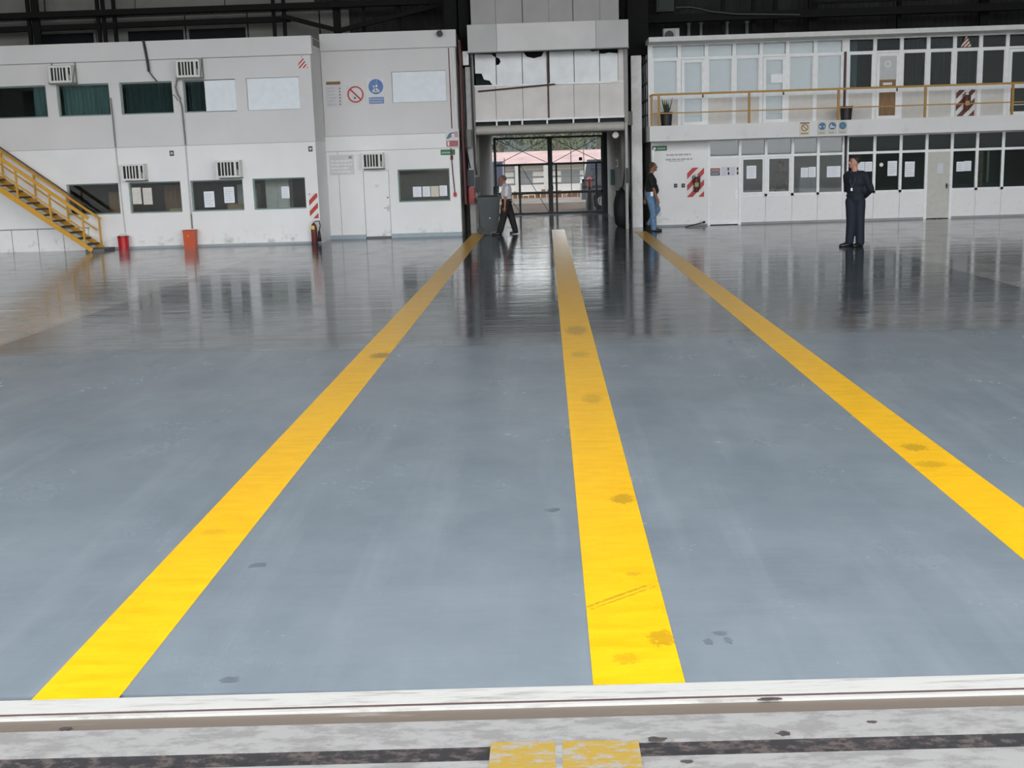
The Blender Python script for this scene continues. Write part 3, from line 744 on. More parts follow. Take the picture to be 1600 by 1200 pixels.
cable('tangled cable hanging below the bracketed air conditioner', [(-9.63, YA - 0.04, 4.40), (-9.68, YA - 0.05, 4.2), (-9.64, YA - 0.05, 4.02), (-9.58, YA - 0.04, 3.9), (-9.60, YA - 0.04, 3.85)], 0.025)
cable('short side cable between upper window and conduit', [(-9.80, YA - 0.015, 4.03), (-9.73, YA - 0.015, 3.98), (-9.66, YA - 0.015, 3.86)], 0.012)
cable('thick black cable hanging from the left block roof edge', [(-10.43, YA - 0.06, 5.42), (-10.40, YA - 0.06, 5.2), (-10.36, YA - 0.06, 4.85), (-10.35, YA - 0.06, 4.62)], 0.035, BLACK)
cable('thin black cable end drooping towards an upper window', [(-10.35, YA - 0.05, 4.62), (-10.27, YA - 0.05, 4.5), (-10.16, YA - 0.04, 4.36)], 0.015, BLACK)

# ------------------------------------------------------------------ signs on the left offices
def plate(name, label, cat, x0, x1, z0, z1, Y, mat, group=None, th=0.012):
    t = thing(name, label, cat, ((x0 + x1) / 2, Y, z0), group)
    MB().box(x0, x1, Y - th, Y, z0, z1).build('plate', mat, t)
    return t, Y - th
def striped_board(name, label, cat, poly, Y, pitch=0.2, mat=RED, group=None):
    t = thing(name, label, cat, (poly[0][0], Y, min(p[1] for p in poly)), group)
    MB().prism(poly, Y - 0.010, Y).build('plate', pmat('sign_white', (0.80, 0.78, 0.74), 0.6), t)
    for q in stripes(poly, pitch, pitch * 0.5): MB().prism(q, Y - 0.014, Y - 0.010).build('red_stripe', mat, t)
    return t
SIGNW = pmat('sign_white', (0.80, 0.78, 0.74), 0.6)
striped_board('warning_triangle', 'red and white striped triangle near the top corner of the left block', 'sign', [(-6.45, 4.585), (-6.155, 4.585), (-6.30, 4.90)], YA + 0.03, 0.075)
striped_board('extinguisher_board', 'red and white striped board above the floor-standing fire extinguisher', 'sign', rect(-6.34, -6.11, 0.67, 1.33), YA, 0.2)
for x, lab in ((-9.94, 'small dark square sign above the lower window with a double notice'), (-6.22, 'small dark square sign near the block corner')):
    z = 2.50
    t, y = plate('small_sign', lab, 'sign', x - 0.055, x + 0.055, z - 0.07, z + 0.07, YA, pmat('dark_green_sign', (0.03, 0.09, 0.06), 0.6))
    MB().box(x - 0.025, x + 0.03, y - 0.003, y, z - 0.03, z + 0.03).build('pictogram', CREAM, t)
# notice board, no smoking, blue mandatory sign
x0, x1, z0, z1 = -5.99, -5.555, 3.63, 4.33
t, y = plate('notice_board', 'white instruction board with a brown header bar', 'sign', x0, x1, z0, z1, YB + 0.02, pmat('notice_white', (0.66, 0.655, 0.66), 0.6))
MB().box(x0 + 0.02, x1 - 0.02, y - 0.004, y, z1 - 0.10, z1 - 0.02).build('header', BROWN, t)
letter_rows(MB(), x0 + 0.04, x1 - 0.15, z0 + 0.03, z1 - 0.15, 6, y - 0.003, y, 0.16, 0.3).build('print', pmat('mid_print', (0.42, 0.42, 0.45), 0.8), t)
mb = MB()
for k in range(6): mb.box(x1 - 0.07, x1 - 0.035, y - 0.003, y, z0 + 0.05 + k * 0.085, z0 + 0.09 + k * 0.085)
mb.build('red_marks', pmat('brown_red', (0.30, 0.10, 0.07), 0.7), t)
x0, x1, z0, z1 = -5.45, -4.90, 3.66, 4.24
t, y = plate('no_smoking_sign', 'square white no smoking sign with red ring', 'sign', x0, x1, z0, z1, YB + 0.02, pmat('notice_white2', (0.70, 0.69, 0.68), 0.6))
cx, cz = (x0 + x1) / 2, (z0 + z1) / 2
MB().ring(cx, cz, 0.185, 0.225, y - 0.004, y).build('ring', RED, t)
MB().beam((cx - 0.145, y - 0.003, cz + 0.145), (cx + 0.145, y - 0.003, cz - 0.145), 0.006, 0.042).build('slash', RED, t)
MB().beam((cx - 0.09, y - 0.001, cz - 0.02), (cx - 0.03, y - 0.001, cz - 0.10), 0.004, 0.022).build('cigarette', pmat('soft_grey', (0.5, 0.52, 0.5), 0.7), t)
MB().beam((cx - 0.035, y - 0.001, cz - 0.12), (cx - 0.005, y - 0.001, cz - 0.075), 0.004, 0.045).build('ember', BLACK, t)
x0, x1, z0, z1 = -4.84, -4.365, 3.65, 4.375
t, y = plate('blue_mandatory_sign', 'white sign with a blue disc and a blue caption bar', 'sign', x0, x1, z0, z1, YB + 0.02, pmat('notice_white3', (0.74, 0.73, 0.74), 0.6))
cx = (x0 + x1) / 2
MB().disc(cx, z1 - 0.235, 0.205, y - 0.004, y).build('disc', BLUE, t)
mb = MB(); zc = z1 - 0.235
mb.beam((cx - 0.01, y - 0.006, zc - 0.03), (cx + 0.045, y - 0.006, zc + 0.185), 0.004, 0.028)
mb.beam((cx - 0.075, y - 0.006, zc + 0.02), (cx + 0.09, y - 0.006, zc - 0.13), 0.004, 0.045).beam((cx + 0.04, y - 0.006, zc + 0.04), (cx - 0.09, y - 0.006, zc - 0.13), 0.004, 0.045)
mb.box(cx - 0.10, cx + 0.09, y - 0.008, y - 0.004, zc - 0.15, zc - 0.12)
mb.build('pictogram', SIGNW, t)
MB().box(x0 + 0.03, x1 - 0.03, y - 0.004, y, z0 + 0.03, z0 + 0.21).build('caption_bar', pmat('caption_blue', (0.20, 0.27, 0.46), 0.6), t)
letter_rows(MB(), x0 + 0.05, x1 - 0.05, z0 + 0.05, z0 + 0.19, 2, y - 0.006, y - 0.004, 0.4, 0.1).build('caption', pmat('pale_blue', (0.45, 0.52, 0.66), 0.6), t)
x0, x1, z0, z1 = -6.00, -5.32, 1.78, 2.33
t, y = plate('document_board', 'pale framed document board beside the air conditioner', 'notice board', x0, x1, z0, z1, YB, pmat('pale_board', (0.66, 0.64, 0.63), 0.4))
letter_rows(MB(), x0 + 0.04, x1 - 0.04, z0 + 0.04, z1 - 0.12, 4, y - 0.003, y, 0.5, 0.25).build('documents', pmat('doc_white', (0.80, 0.80, 0.79), 0.6), t)
MB().box(x1 - 0.14, x1 - 0.05, y - 0.004, y, z1 - 0.11, z1 - 0.04).build('dark_label', INK, t)
# round siren
xh, zh = -2.77, 5.47
t = thing('siren', 'round black siren hanging on the recessed wall fascia', 'siren', (xh, YB - 0.03, zh))
MB().tube([(xh, YB - 0.03, zh), (xh, YB - 0.12, zh)], 0.075, 14).tube([(xh, YB - 0.12, zh), (xh, YB - 0.20, zh)], 0.06, 14, 0.085).build('horn', BLACK, t)
MB().tube([(xh + 0.03, YB - 0.05, zh + 0.05), (xh + 0.03, YB - 0.05, B_TOP + 0.02)], 0.012, 6).build('lead', BLACK, t)
# hose reel sign
x0, x1, z0, z1 = -2.73, -2.36, 2.45, 2.93
t, y = plate('fire_hose_sign', 'white and red fire hose sign at the corner of the recessed wall', 'sign', x0, x1, z0, z1, YB - 0.04, pmat('notice_white4', (0.72, 0.71, 0.72), 0.6))
mb = MB(); mb.prism([(x0 + 0.01, z0 + 0.22), (x0 + 0.07, z0 + 0.22), (x0 + 0.16, z0 + 0.27), (x0 + 0.16, z0 + 0.37), (x0 + 0.09, z0 + 0.36)], y - 0.004, y)
mb.beam((x0 + 0.12, y - 0.002, z0 + 0.37), (x0 + 0.25, y - 0.002, z0 + 0.38), 0.004, 0.03)
mb.build('pictogram', pmat('slate_print', (0.16, 0.19, 0.23), 0.7), t)
MB().box(x0 + 0.25, x0 + 0.345, y - 0.004, y, z0 + 0.26, z0 + 0.42).build('pink_panel', pmat('pink_print2', (0.55, 0.36, 0.38), 0.7), t)
MB().box(x0 + 0.02, x0 + 0.34, y - 0.004, y, z0 + 0.01, z0 + 0.17).build('red_panel', pmat('muted_red', (0.42, 0.09, 0.09), 0.6), t)
MB().box(x0 + 0.045, x0 + 0.10, y - 0.007, y - 0.004, z0 + 0.03, z0 + 0.155).build('extinguisher_symbol', SIGNW, t)
letter_rows(MB(), x0 + 0.13, x0 + 0.33, z0 + 0.03, z0 + 0.15, 3, y - 0.006, y - 0.004, 0.3, 0.2).build('red_caption', pmat('light_red', (0.58, 0.28, 0.28), 0.6), t)
x0, x1, z0, z1 = -2.89, -2.49, 2.235, 2.385
t, y = plate('green_exit_sign', 'small green exit sign above the recessed wall window', 'sign', x0, x1, z0, z1, YB, GREEN)
letter_rows(MB(), x0 + 0.03, x1 - 0.12, z0 + 0.03, z1 - 0.05, 1, y - 0.003, y, 0.7, 0.05).build('lettering', pmat('pale_green', (0.3, 0.5, 0.36), 0.6), t)
# call point and its conduit
t = thing('fire_call_point', 'red fire call point with conduit beside the recessed wall window', 'call point', (-2.53, YB, 1.10))
MB().tube([(-2.60, YB - 0.035, 2.42), (-2.57, YB - 0.035, 1.7), (-2.535, YB - 0.035, 1.2)], 0.014, 6).build('conduit', DRED, t)
MB().box(-2.575, -2.49, YB - 0.06, YB, 1.09, 1.20).box(-2.56, -2.505, YB - 0.07, YB - 0.06, 1.11, 1.18).build('button_box', RED, t)
MB().tube([(-2.585, YB - 0.062, 2.10), (-2.58, YB - 0.062, 2.225)], 0.035, 10).build('sounder', DRED, t)

# ------------------------------------------------------------------ fire extinguisher on the floor
def extinguisher(label, x, y, z, s=1.0, dark=True, wall=False):
    t = thing('fire_extinguisher', label, 'fire extinguisher', (x, y, z))
    r = 0.075 * s
    MB().lathe(x, y, [(r * 0.9, z), (r, z + 0.02), (r, z + 0.40 * s), (r * 0.75, z + 0.47 * s), (r * 0.35, z + 0.50 * s), (r * 0.3, z + 0.53 * s)], 16).build('cylinder', DRED, t, True)
    MB().lathe(x, y, [(r * 0.92, z - 0.001), (r * 1.03, z), (r * 1.03, z + 0.03), (r * 0.98, z + 0.03)], 16).build('foot_ring', BLACK, t)
    MB().box(x - 0.02 * s, x + 0.02 * s, y - 0.02, y + 0.02, z + 0.52 * s, z + 0.57 * s).beam((x - 0.02 * s, y, z + 0.58 * s), (x + 0.13 * s, y, z + 0.63 * s), 0.025, 0.012).beam((x, y, z + 0.565 * s), (x + 0.12 * s, y, z + 0.57 * s), 0.025, 0.012).build('valve', GALV, t)
    MB().tube([(x + 0.02 * s, y, z + 0.55 * s), (x + 0.14 * s, y, z + 0.56 * s), (x + 0.16 * s, y, z + 0.45 * s), (x + 0.13 * s, y, z + 0.30 * s)], 0.014 * s, 8).build('hose', BLACK, t)
    MB().tube([(x + 0.13 * s, y - 0.01, z + 0.32 * s), (x + 0.125 * s, y - 0.01, z + 0.06 * s)], 0.025 * s, 10, 0.05 * s).build('horn', BLACK, t, True)
    MB().box(x - r * 0.7, x + r * 0.4, y - r - 0.004, y - r + 0.02, z + 0.36 * s, z + 0.45 * s).build('yellow_tag', pmat('yellow_tag', (0.75, 0.60, 0.10), 0.6), t)
    return t
extinguisher('fire extinguisher with yellow tag standing on the floor at the block corner', -6.23, YA - 0.14, 0.0, 1.08)

# ------------------------------------------------------------------ red bucket, orange bin
def pail(name, label, x, y, r0, r1, h, mat, rim):
    t = thing(name, label, 'bin', (x, y, 0))
    MB().lathe(x, y, [(r0, 0), (r1, h), (r1 - 0.012, h), (r0 - 0.01, 0.02), (0.001, 0.02)], 20).build('body', mat, t, False)
    MB().lathe(x, y, [(r1, h - 0.035), (r1 + 0.012, h - 0.03), (r1 + 0.012, h), (r1 - 0.012, h + 0.002), (r1 - 0.012, h - 0.01)], 20).build('rim', rim, t)
    return t
t = pail('fire_bucket', 'round red bucket on the floor beside the stairs', -11.38, YA - 0.22, 0.135, 0.142, 0.36, pmat('bucket_red', (0.50, 0.012, 0.02), 0.35), pmat('bucket_red_dark', (0.30, 0.01, 0.015), 0.4))
MB().tube([(-11.52, YA - 0.22, 0.345), (-11.46, YA - 0.22, 0.40), (-11.38, YA - 0.22, 0.42), (-11.30, YA - 0.22, 0.40), (-11.24, YA - 0.22, 0.345)], 0.006, 6).build('handle', GALV, t)
t = thing('waste_bin', 'square orange-red bin on the floor below the two-paper window', 'bin', (-9.56, YA - 0.22, 0))
ORANGE = pmat('orange_red_plastic', (0.60, 0.085, 0.02), 0.4)
def taper(mb, x, y, w0, d0, w1, d1, z0, z1):
    return mb.hexa([(x - w0, y - d0, z0), (x + w0, y - d0, z0), (x + w0, y + d0, z0), (x - w0, y + d0, z0), (x - w1, y - d1, z1), (x + w1, y - d1, z1), (x + w1, y + d1, z1), (x - w1, y + d1, z1)])
taper(MB(), -9.56, YA - 0.22, 0.145, 0.13, 0.155, 0.14, 0, 0.45).build('body', ORANGE, t)
MB().box(-9.725, -9.395, YA - 0.37, YA - 0.07, 0.45, 0.475).build('rim', pmat('orange_red_dark', (0.42, 0.06, 0.02), 0.4), t)
MB().box(-9.60, -9.545, YA - 0.362, YA - 0.35, 0.30, 0.35).build('label_tag', pmat('orange_light', (0.7, 0.2, 0.06), 0.5), t)

# ------------------------------------------------------------------ yellow staircase
st = thing('yellow_staircase', 'yellow steel staircase with dark treads climbing left along the white wall', 'staircase', (-12.0, 31.3, 0))
YN, YFS = 30.92, 31.72
SX, SL = -12.0, 0.745        # foot, rise per metre of run
def szz(x, base=0.0): return base + (SX - x) * SL
XTOP = -17.2
for yy, nm in ((YN, 'stringer'), (YFS, 'stringer')):
    mb = MB(); y0, y1 = yy - 0.025, yy + 0.025
    mb.hexa([(SX + 0.02, y0, 0.0), (SX + 0.02, y1, 0.0), (XTOP, y1, szz(XTOP, -0.11)), (XTOP, y0, szz(XTOP, -0.11)), (SX + 0.08, y0, 0.09), (SX + 0.08, y1, 0.09), (XTOP, y1, szz(XTOP, 0.13)), (XTOP, y0, szz(XTOP, 0.13))])
    mb.build(nm, YELLOW, st)
TREAD = pmat('dark_chequer_tread', (0.06, 0.065, 0.06), 0.6, 0.3)
for k in range(1, 24):
    xx = SX - 0.215 * k + 0.06; z = 0.160 * k
    MB().box(xx - 0.12, xx + 0.12, YN + 0.025, YFS - 0.025, z + 0.015, z + 0.05).build('tread', TREAD, st)
MB().box(SX - 0.16, SX + 0.34, YN + 0.06, YFS + 0.05, 0.0, 0.075).build('base_step', pmat('dark_concrete_step', (0.14, 0.145, 0.15), 0.8), st)
for yy, h, offs in ((YN, 0.90, 0.0), (YFS, 0.86, 0.05)):
    xa, xb = SX + 0.02 + offs * 0.4, XTOP
    MB().beam((xa, yy, szz(xa, h)), (xb, yy, szz(xb, h)), 0.05, 0.085 if yy == YN else 0.055).build('handrail', YELLOW, st)
    MB().beam((xa - 0.12, yy, szz(xa - 0.12, h * 0.55)), (xb, yy, szz(xb, h * 0.55)), 0.03, 0.035).build('mid_rail', YELLOW, st)
    x = -12.13 if yy == YN else -12.0
    while x > XTOP:
        MB().box(x - 0.022, x + 0.022, yy - 0.022, yy + 0.022, max(0.08, szz(x, 0.08)), szz(x, h - 0.02)).build('baluster', YELLOW, st)
        x -= 0.825
# dark brown rail on the wall side of the far handrail
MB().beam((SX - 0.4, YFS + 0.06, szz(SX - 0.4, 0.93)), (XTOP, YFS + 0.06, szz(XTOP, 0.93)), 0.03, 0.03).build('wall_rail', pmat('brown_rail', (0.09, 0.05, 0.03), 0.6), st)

# ================================================================== GATEWAY (centre)
CX0, CX1 = -1.95, 2.27
CZ = 2.92
gw = struct('wall_gateway_left', MB().box(CX0 - 0.35, CX0, YP + 1.3, YG, 0, 3.1), CONCWALL, 'stained concrete wall on the left of the gateway passage')
struct('wall_gateway_right', MB().box(CX1, CX1 + 0.25, YP + 1.6, YG, 0, 3.1), CONCWALL, 'stained concrete wall on the right of the gateway passage')
struct('ceiling_gateway', MB().box(-2.38, CX1 + 0.25, YP + 0.26, YG, CZ, 3.2), CEILC, 'grey concrete soffit of the gateway passage')
# closing walls behind so that the offices stay dark inside
struct('wall_gateway_back', MB().box(-8, CX0 - 0.05, YG - 0.05, YG + 0.2, 0, 6.5).box(CX1 + 0.05, 9, YG - 0.05, YG + 0.2, 0, 6.5).box(CX0 - 0.05, CX1 + 0.05, YG - 0.05, YG + 0.2, 2.93, 6.5), CONCWALL, 'outer concrete wall around the gate')
struct('wall_gateway_infill', MB().box(-2.38, CX1 + 0.25, YP + 0.3, YG, 3.2, 3.3).box(-2.38, -2.30, YBACK, YG, 0, 3.2).box(2.52, 2.6, 38.2, YG, 0, 3.2), CEILC, 'concealed concrete infill above the gateway passage')
# round lintel, slot, panel field
tw = sthing('wall_tower', (0.15, YP, 2.74), 'white panel tower above the gateway')
mb = MB(); n_ = 10; prof = []
for i in range(n_ + 1):
    a = -math.pi / 2 - math.pi * i / n_
    prof.append((YP + 0.12 + 0.12 * math.cos(a) * 1.0, 2.90 + 0.125 * math.sin(a)))
b0 = len(mb.v)
pts = [(YP + 0.24, 2.78)] + [(YP + 0.12 - 0.14 * math.cos(math.pi / 2 - math.pi * i / n_), 2.895 - 0.125 * math.sin(math.pi / 2 - math.pi * i / n_)) for i in range(n_ + 1)] + [(YP + 0.24, 3.02)]
for (yy, zz) in pts: mb.v += [(CX0, yy, zz), (CX1, yy, zz)]
k = len(pts)
for i in range(k - 1): mb.f.append((2 * i, 2 * i + 1, 2 * i + 3, 2 * i + 2))
mb.f.append((0, 2 * k - 2, 2 * k - 1, 1)); mb.f.append(tuple(2 * i for i in range(k))); mb.f.append(tuple(2 * i + 1 for i in range(k))[::-1])
mb.build('round_lintel', pmat('lintel_paint', (0.50, 0.475, 0.43), 0.6), tw)
MB().box(CX0, CX1, YP + 0.22, YP + 0.25, 2.98, 3.2).build('slot_back', pmat('slot_dark', (0.015, 0.02, 0.018), 0.7), tw)
for px in (776, 796, 816, 855, 896, 936):
    x = PX(px, 190, YP)[0]
    MB().box(x - 0.022, x + 0.022, YP - 0.01, YP + 0.20, 3.015, 3.135).build('slot_bracket', FRAME, tw)
MB().box(CX0 - 0.02, CX1 + 0.02, YP - 0.02, YP + 0.14, 3.13, 3.18).build('ledge', FRAME, tw)
pxs = [742, 775, 817, 857, 897, 937, 976]
lx = [PX(p, 160, YP)[0] for p in pxs]
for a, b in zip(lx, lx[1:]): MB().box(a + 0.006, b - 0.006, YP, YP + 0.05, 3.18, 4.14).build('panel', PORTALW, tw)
# slanting angle bars across the panel field
def yz(px, py): x, z = PX(px, py, YP - 0.04); return (x, YP - 0.04, z)
MB().beam(yz(747, 143), yz(868, 131.5), 0.05, 0.045).build('rusty_angle', pmat('rust_dark', (0.06, 0.035, 0.03), 0.7), tw)
MB().beam(yz(866, 131), yz(955, 128.5), 0.05, 0.05).build('white_angle', FRAME, tw)
xm = lx[3]
MB().box(xm - 0.025, xm + 0.025, YP - 0.03, YP + 0.02, 3.18, 5.0).build('dark_mullion', pmat('rust_mullion', (0.10, 0.055, 0.045), 0.7), tw)
# translucent, broken panes with jagged holes
gx = [PX(p, 105, YP)[0] for p in (741, 775, 816, 857, 897, 937, 966)]
TRANSL = pmat('milky_pane', (0.80, 0.82, 0.83), 0.35, var=0.08, scale=2)
def pane_with_gap(x0, x1, z0, z1, cut):
    """pane outline with broken-out corner or bay; cut lists the broken edge points from left to right"""
    return [(x0, z0), (x1, z0)] + cut
def P2(px, py): x, z = PX(px, py, YP); return (x, z)
zb, zt_ = 4.13, 5.02
outl = [
    [(gx[0] + 0.5, zb), (gx[1] - 0.01, zb), (gx[1] - 0.01, zt_ - 0.13), (gx[1] - 0.12, zt_ - 0.04), (gx[0] + 0.02, zt_ - 0.02), (gx[0] + 0.02, zt_ - 0.55), (gx[0] + 0.2, zt_ - 0.56), (gx[0] + 0.26, zt_ - 0.72), (gx[0] + 0.42, zt_ - 0.76)],
    [(gx[1] + 0.01, zb), (gx[2] - 0.01, zb), (gx[2] - 0.01, zt_), (gx[1] + 0.01, zt_ - 0.02), (gx[1] + 0.01, zt_ - 0.12), (gx[1] + 0.10, zt_ - 0.16), (gx[1] + 0.135, zt_ - 0.25), (gx[1] + 0.08, zt_ - 0.33), (gx[1] + 0.01, zt_ - 0.34)],
    [(gx[2] + 0.01, zb), (gx[3] - 0.03, zb), (gx[3] - 0.03, zt_), (gx[3] - 0.12, zt_ - 0.02), (gx[3] - 0.19, zt_ - 0.14), (gx[2] + 0.33, zt_ - 0.19), (gx[2] + 0.14, zt_ - 0.14), (gx[2] + 0.05, zt_ - 0.03), (gx[2] + 0.01, zt_)],
    [(gx[3] + 0.03, zb), (gx[4] - 0.01, zb), (gx[4] - 0.01, zt_ + 0.02), (gx[4] - 0.16, zt_ - 0.02), (gx[3] + 0.3, zt_ - 0.02), (gx[3] + 0.2, zt_ + 0.02), (gx[3] + 0.03, zt_ + 0.02)],
    [(gx[4] + 0.01, zb), (gx[5] - 0.01, zb), (gx[5] - 0.01, zt_ - 0.03), (gx[5] - 0.2, zt_ - 0.06), (gx[5] - 0.3, zt_ + 0.0), (gx[4] + 0.2, zt_ - 0.01), (gx[4] + 0.01, zt_ + 0.02)],
    [(gx[5] + 0.01, zb), (gx[6] - 0.01, zb), (gx[6] - 0.01, zt_ - 0.13), (gx[6] - 0.25, zt_ - 0.10), (gx[5] + 0.12, zt_ - 0.13), (gx[5] + 0.01, zt_ - 0.12)],
]
for o_ in outl: MB().prism(o_, YP + 0.02, YP + 0.03).build('milky_pane', TRANSL, tw)
MB().box(gx[0], gx[6] + 0.2, YP + 0.45, YP + 0.5, 4.1, 5.1).build('void_back', pmat('void_green', (0.02, 0.035, 0.03), 0.8), tw)
MB().box(gx[6], gx[6] + 0.16, YP, YP + 0.05, 4.14, 5.0).build('end_panel', PORTALW, tw)
MB().box(CX0 - 0.06, CX1 + 0.02, YP - 0.02, YP + 0.10, 4.105, 4.14).build('sill', FRAME, tw)
MB().box(-2.0, 2.42, YP - 0.1, YP + 0.35, 5.0, 5.18).build('dark_beam', pmat('rust_beam', (0.055, 0.028, 0.03), 0.7), tw)
# proud sheet metal box
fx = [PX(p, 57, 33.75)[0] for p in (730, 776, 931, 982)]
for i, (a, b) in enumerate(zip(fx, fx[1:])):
    MB().hexa([(a + 0.004, 33.78, 4.985), (b - 0.004, 33.78, 4.985), (b - 0.004, YP, 5.06), (a + 0.004, YP, 5.06), (a + 0.004, 33.72, 5.72), (b - 0.004, 33.72, 5.72), (b - 0.004, YP, 5.72), (a + 0.004, YP, 5.72)]).build('sheet_box', SHEET if i == 1 else pmat('sheet_metal_shaded', (0.54, 0.53, 0.52), 0.5, var=0.06, scale=1.5), tw)  # end sheets get a darker colour, their shade painted in
MB().box(fx[0] - 0.01, fx[3] + 0.01, 33.70, 33.78, 4.965, 4.99).build('sheet_lip', pmat('green_lip', (0.16, 0.22, 0.19), 0.6), tw)
ux = [PX(p, 15, YP)[0] for p in (735, 774, 816, 857, 895, 937, 967)]
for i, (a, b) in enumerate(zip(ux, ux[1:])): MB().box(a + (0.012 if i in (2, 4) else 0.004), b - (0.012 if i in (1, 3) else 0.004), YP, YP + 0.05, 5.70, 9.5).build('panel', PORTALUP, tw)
MB().box(ux[0], ux[-1], YP + 0.05, YP + 0.1, 5.7, 9.5).build('backing', pmat('yellow_brown_gap', (0.13, 0.10, 0.05), 0.8), tw)
# side posts of the panel field
MB().box(-2.03, -1.95, YP - 0.06, YP + 0.1, 0.0, 5.0).build('edge_post', pmat('edge_post_grey', (0.33, 0.32, 0.30), 0.7), tw)
MB().box(2.28, 2.38, YP - 0.06, YP + 0.1, 3.0, 5.0).build('edge_post', pmat('edge_post_grey', (0.33, 0.32, 0.30), 0.7), tw)
# left and right pillars
pl = sthing('wall_pillar_left', (-2.13, YP, 0), 'grey concrete pillar left of the gateway')
MB().box(-2.19, -2.03, YP - 0.05, YP + 1.3, 0, 4.65).build('shaft', pmat('pillar_grey', (0.60, 0.59, 0.575), 0.7, var=0.12), pl)
MB().box(-2.38, -2.03, YP + 1.3, YP + 1.5, 0, 5.0).build('recess_back', CONCWALL, pl)
pr = sthing('wall_pillar_right', (2.8, 37.5, 0), 'pale concrete pillar right of the gateway')
x0, x1 = PX(987, 200, 34.9)[0], PX(1003, 200, 34.9)[0]
MB().box(x0, x1, 34.9, 35.3, 0, 4.85).build('shaft', pmat('pillar_pale', (0.80, 0.78, 0.76), 0.7, var=0.08), pr)
MB().box(2.285, 2.36, YP, YP + 0.25, 0, 3.0).build('jamb', pmat('jamb_grey', (0.45, 0.44, 0.42), 0.7), pr)
MB().box(3.06, 3.12, 34.5, 34.6, 0.0, 2.2).build('white_pipe', FRAME, pr)
MB().box(2.52, 3.06, 37.95, 38.1, 0, 3.3).build('passage_back', CONCWALL, pr)

# pipes and boxes in the left recess
cable('thick dark red fire pipe running down beside the recessed wall', [(-2.30, 33.9, 5.35), (-2.28, 33.9, 4.9), (-2.29, 33.85, 3.0), (-2.27, 33.85, 0.85)], 0.055, pmat('fire_pipe_red', (0.085, 0.012, 0.011), 0.45), 'fire_pipe', 'pipe')
cable('black cable hanging on the left gateway pillar', [(-2.02, YP - 0.12, 4.9), (-2.01, YP - 0.12, 3.0), (-2.0, YP - 0.12, 2.0), (-1.96, YP - 0.12, 1.65)], 0.025, BLACK)
cable('thin black cable beside the fire pipe', [(-2.215, YP - 0.45, 4.6), (-2.215, YP - 0.47, 3.0), (-2.19, YP - 0.47, 2.3), (-2.14, YP - 0.12, 1.86)], 0.018, BLACK)
cable('thin white pipe on the recessed wall edge', [(-2.44, YB - 0.03, 5.1), (-2.42, YB - 0.03, 2.95)], 0.02, FRAME, 'pipe', 'pipe')
cable('thin dark red conduit on the recessed wall edge', [(-2.56, YB - 0.0, 5.1), (-2.55, YB - 0.0, 2.95)], 0.013, DRED)
def ebox(label, x0, x1, z0, z1, y0, y1, mat, name='electric_box', cat='electric box'):
    t = thing(name, label, cat, ((x0 + x1) / 2, y0, z0))
    MB().box(x0, x1, y0, y1, z0, z1).build('case', mat, t)
    MB().box(x0 + 0.015, x1 - 0.015, y0 - 0.015, y0, z0 + 0.015, z1 - 0.015).build('cover', mat, t)
    return t
ebox('dark grey electric box beside the fire pipe', -2.235, -2.045, 1.35, 1.80, YP - 0.2, YP - 0.05, pmat('box_slate', (0.035, 0.045, 0.052), 0.5))
ebox('tall black switch box on the gateway edge post', -2.0, -1.88, 1.17, 1.60, YP - 0.2, YP - 0.07, BLACK)
ebox('red hydrant cabinet low beside the fire pipe', -2.20, -2.035, 0.86, 1.30, YP - 0.30, YP - 0.06, pmat('cabinet_red', (0.46, 0.06, 0.055), 0.5), 'hydrant_cabinet', 'cabinet')
ebox('white junction box high beside the fire pipe', -2.22, -2.06, 4.68, 5.05, 34.0, 34.2, FRAME, 'junction_box', 'junction box')
ebox('grey steel box under the corner sign beside the gateway', -2.36, -2.06, 2.42, 2.92, 33.98, 34.3, pmat('box_grey_green', (0.20, 0.205, 0.185), 0.6))

# ---- wheelie bin
t = thing('wheelie_bin', 'dark grey wheelie bin standing left in the gateway', 'bin', (-1.62, 33.95, 0))
WB = pmat('bin_slate', (0.052, 0.062, 0.064), 0.5)
taper(MB(), -1.62, 33.95, 0.22, 0.24, 0.30, 0.30, 0.06, 0.98).build('body', WB, t)
MB().box(-1.96, -1.29, 33.63, 34.27, 0.98, 1.03).hexa([(-1.96, 33.65, 1.03), (-1.29, 33.65, 1.03), (-1.29, 34.25, 1.03), (-1.96, 34.25, 1.03), (-1.88, 33.72, 1.08), (-1.36, 33.72, 1.08), (-1.36, 34.2, 1.08), (-1.88, 34.2, 1.08)]).build('lid', WB, t)
MB().tube([(-2.0, 33.75, 1.0), (-2.0, 34.05, 1.0)], 0.02, 8).tube([(-2.0, 33.75, 1.0), (-1.93, 33.75, 0.99)], 0.018).tube([(-2.0, 34.05, 1.0), (-1.93, 34.05, 0.99)], 0.018).build('handle', BLACK, t)
for yy in (33.72, 34.18): MB().tube([(-1.86, yy - 0.03, 0.11), (-1.86, yy + 0.03, 0.11)], 0.11, 14).build('wheel', BLACK, t)
MB().disc(-1.60, 0.45, 0.02, 33.68, 33.70, 10).build('logo_dot', SIGNW, t)

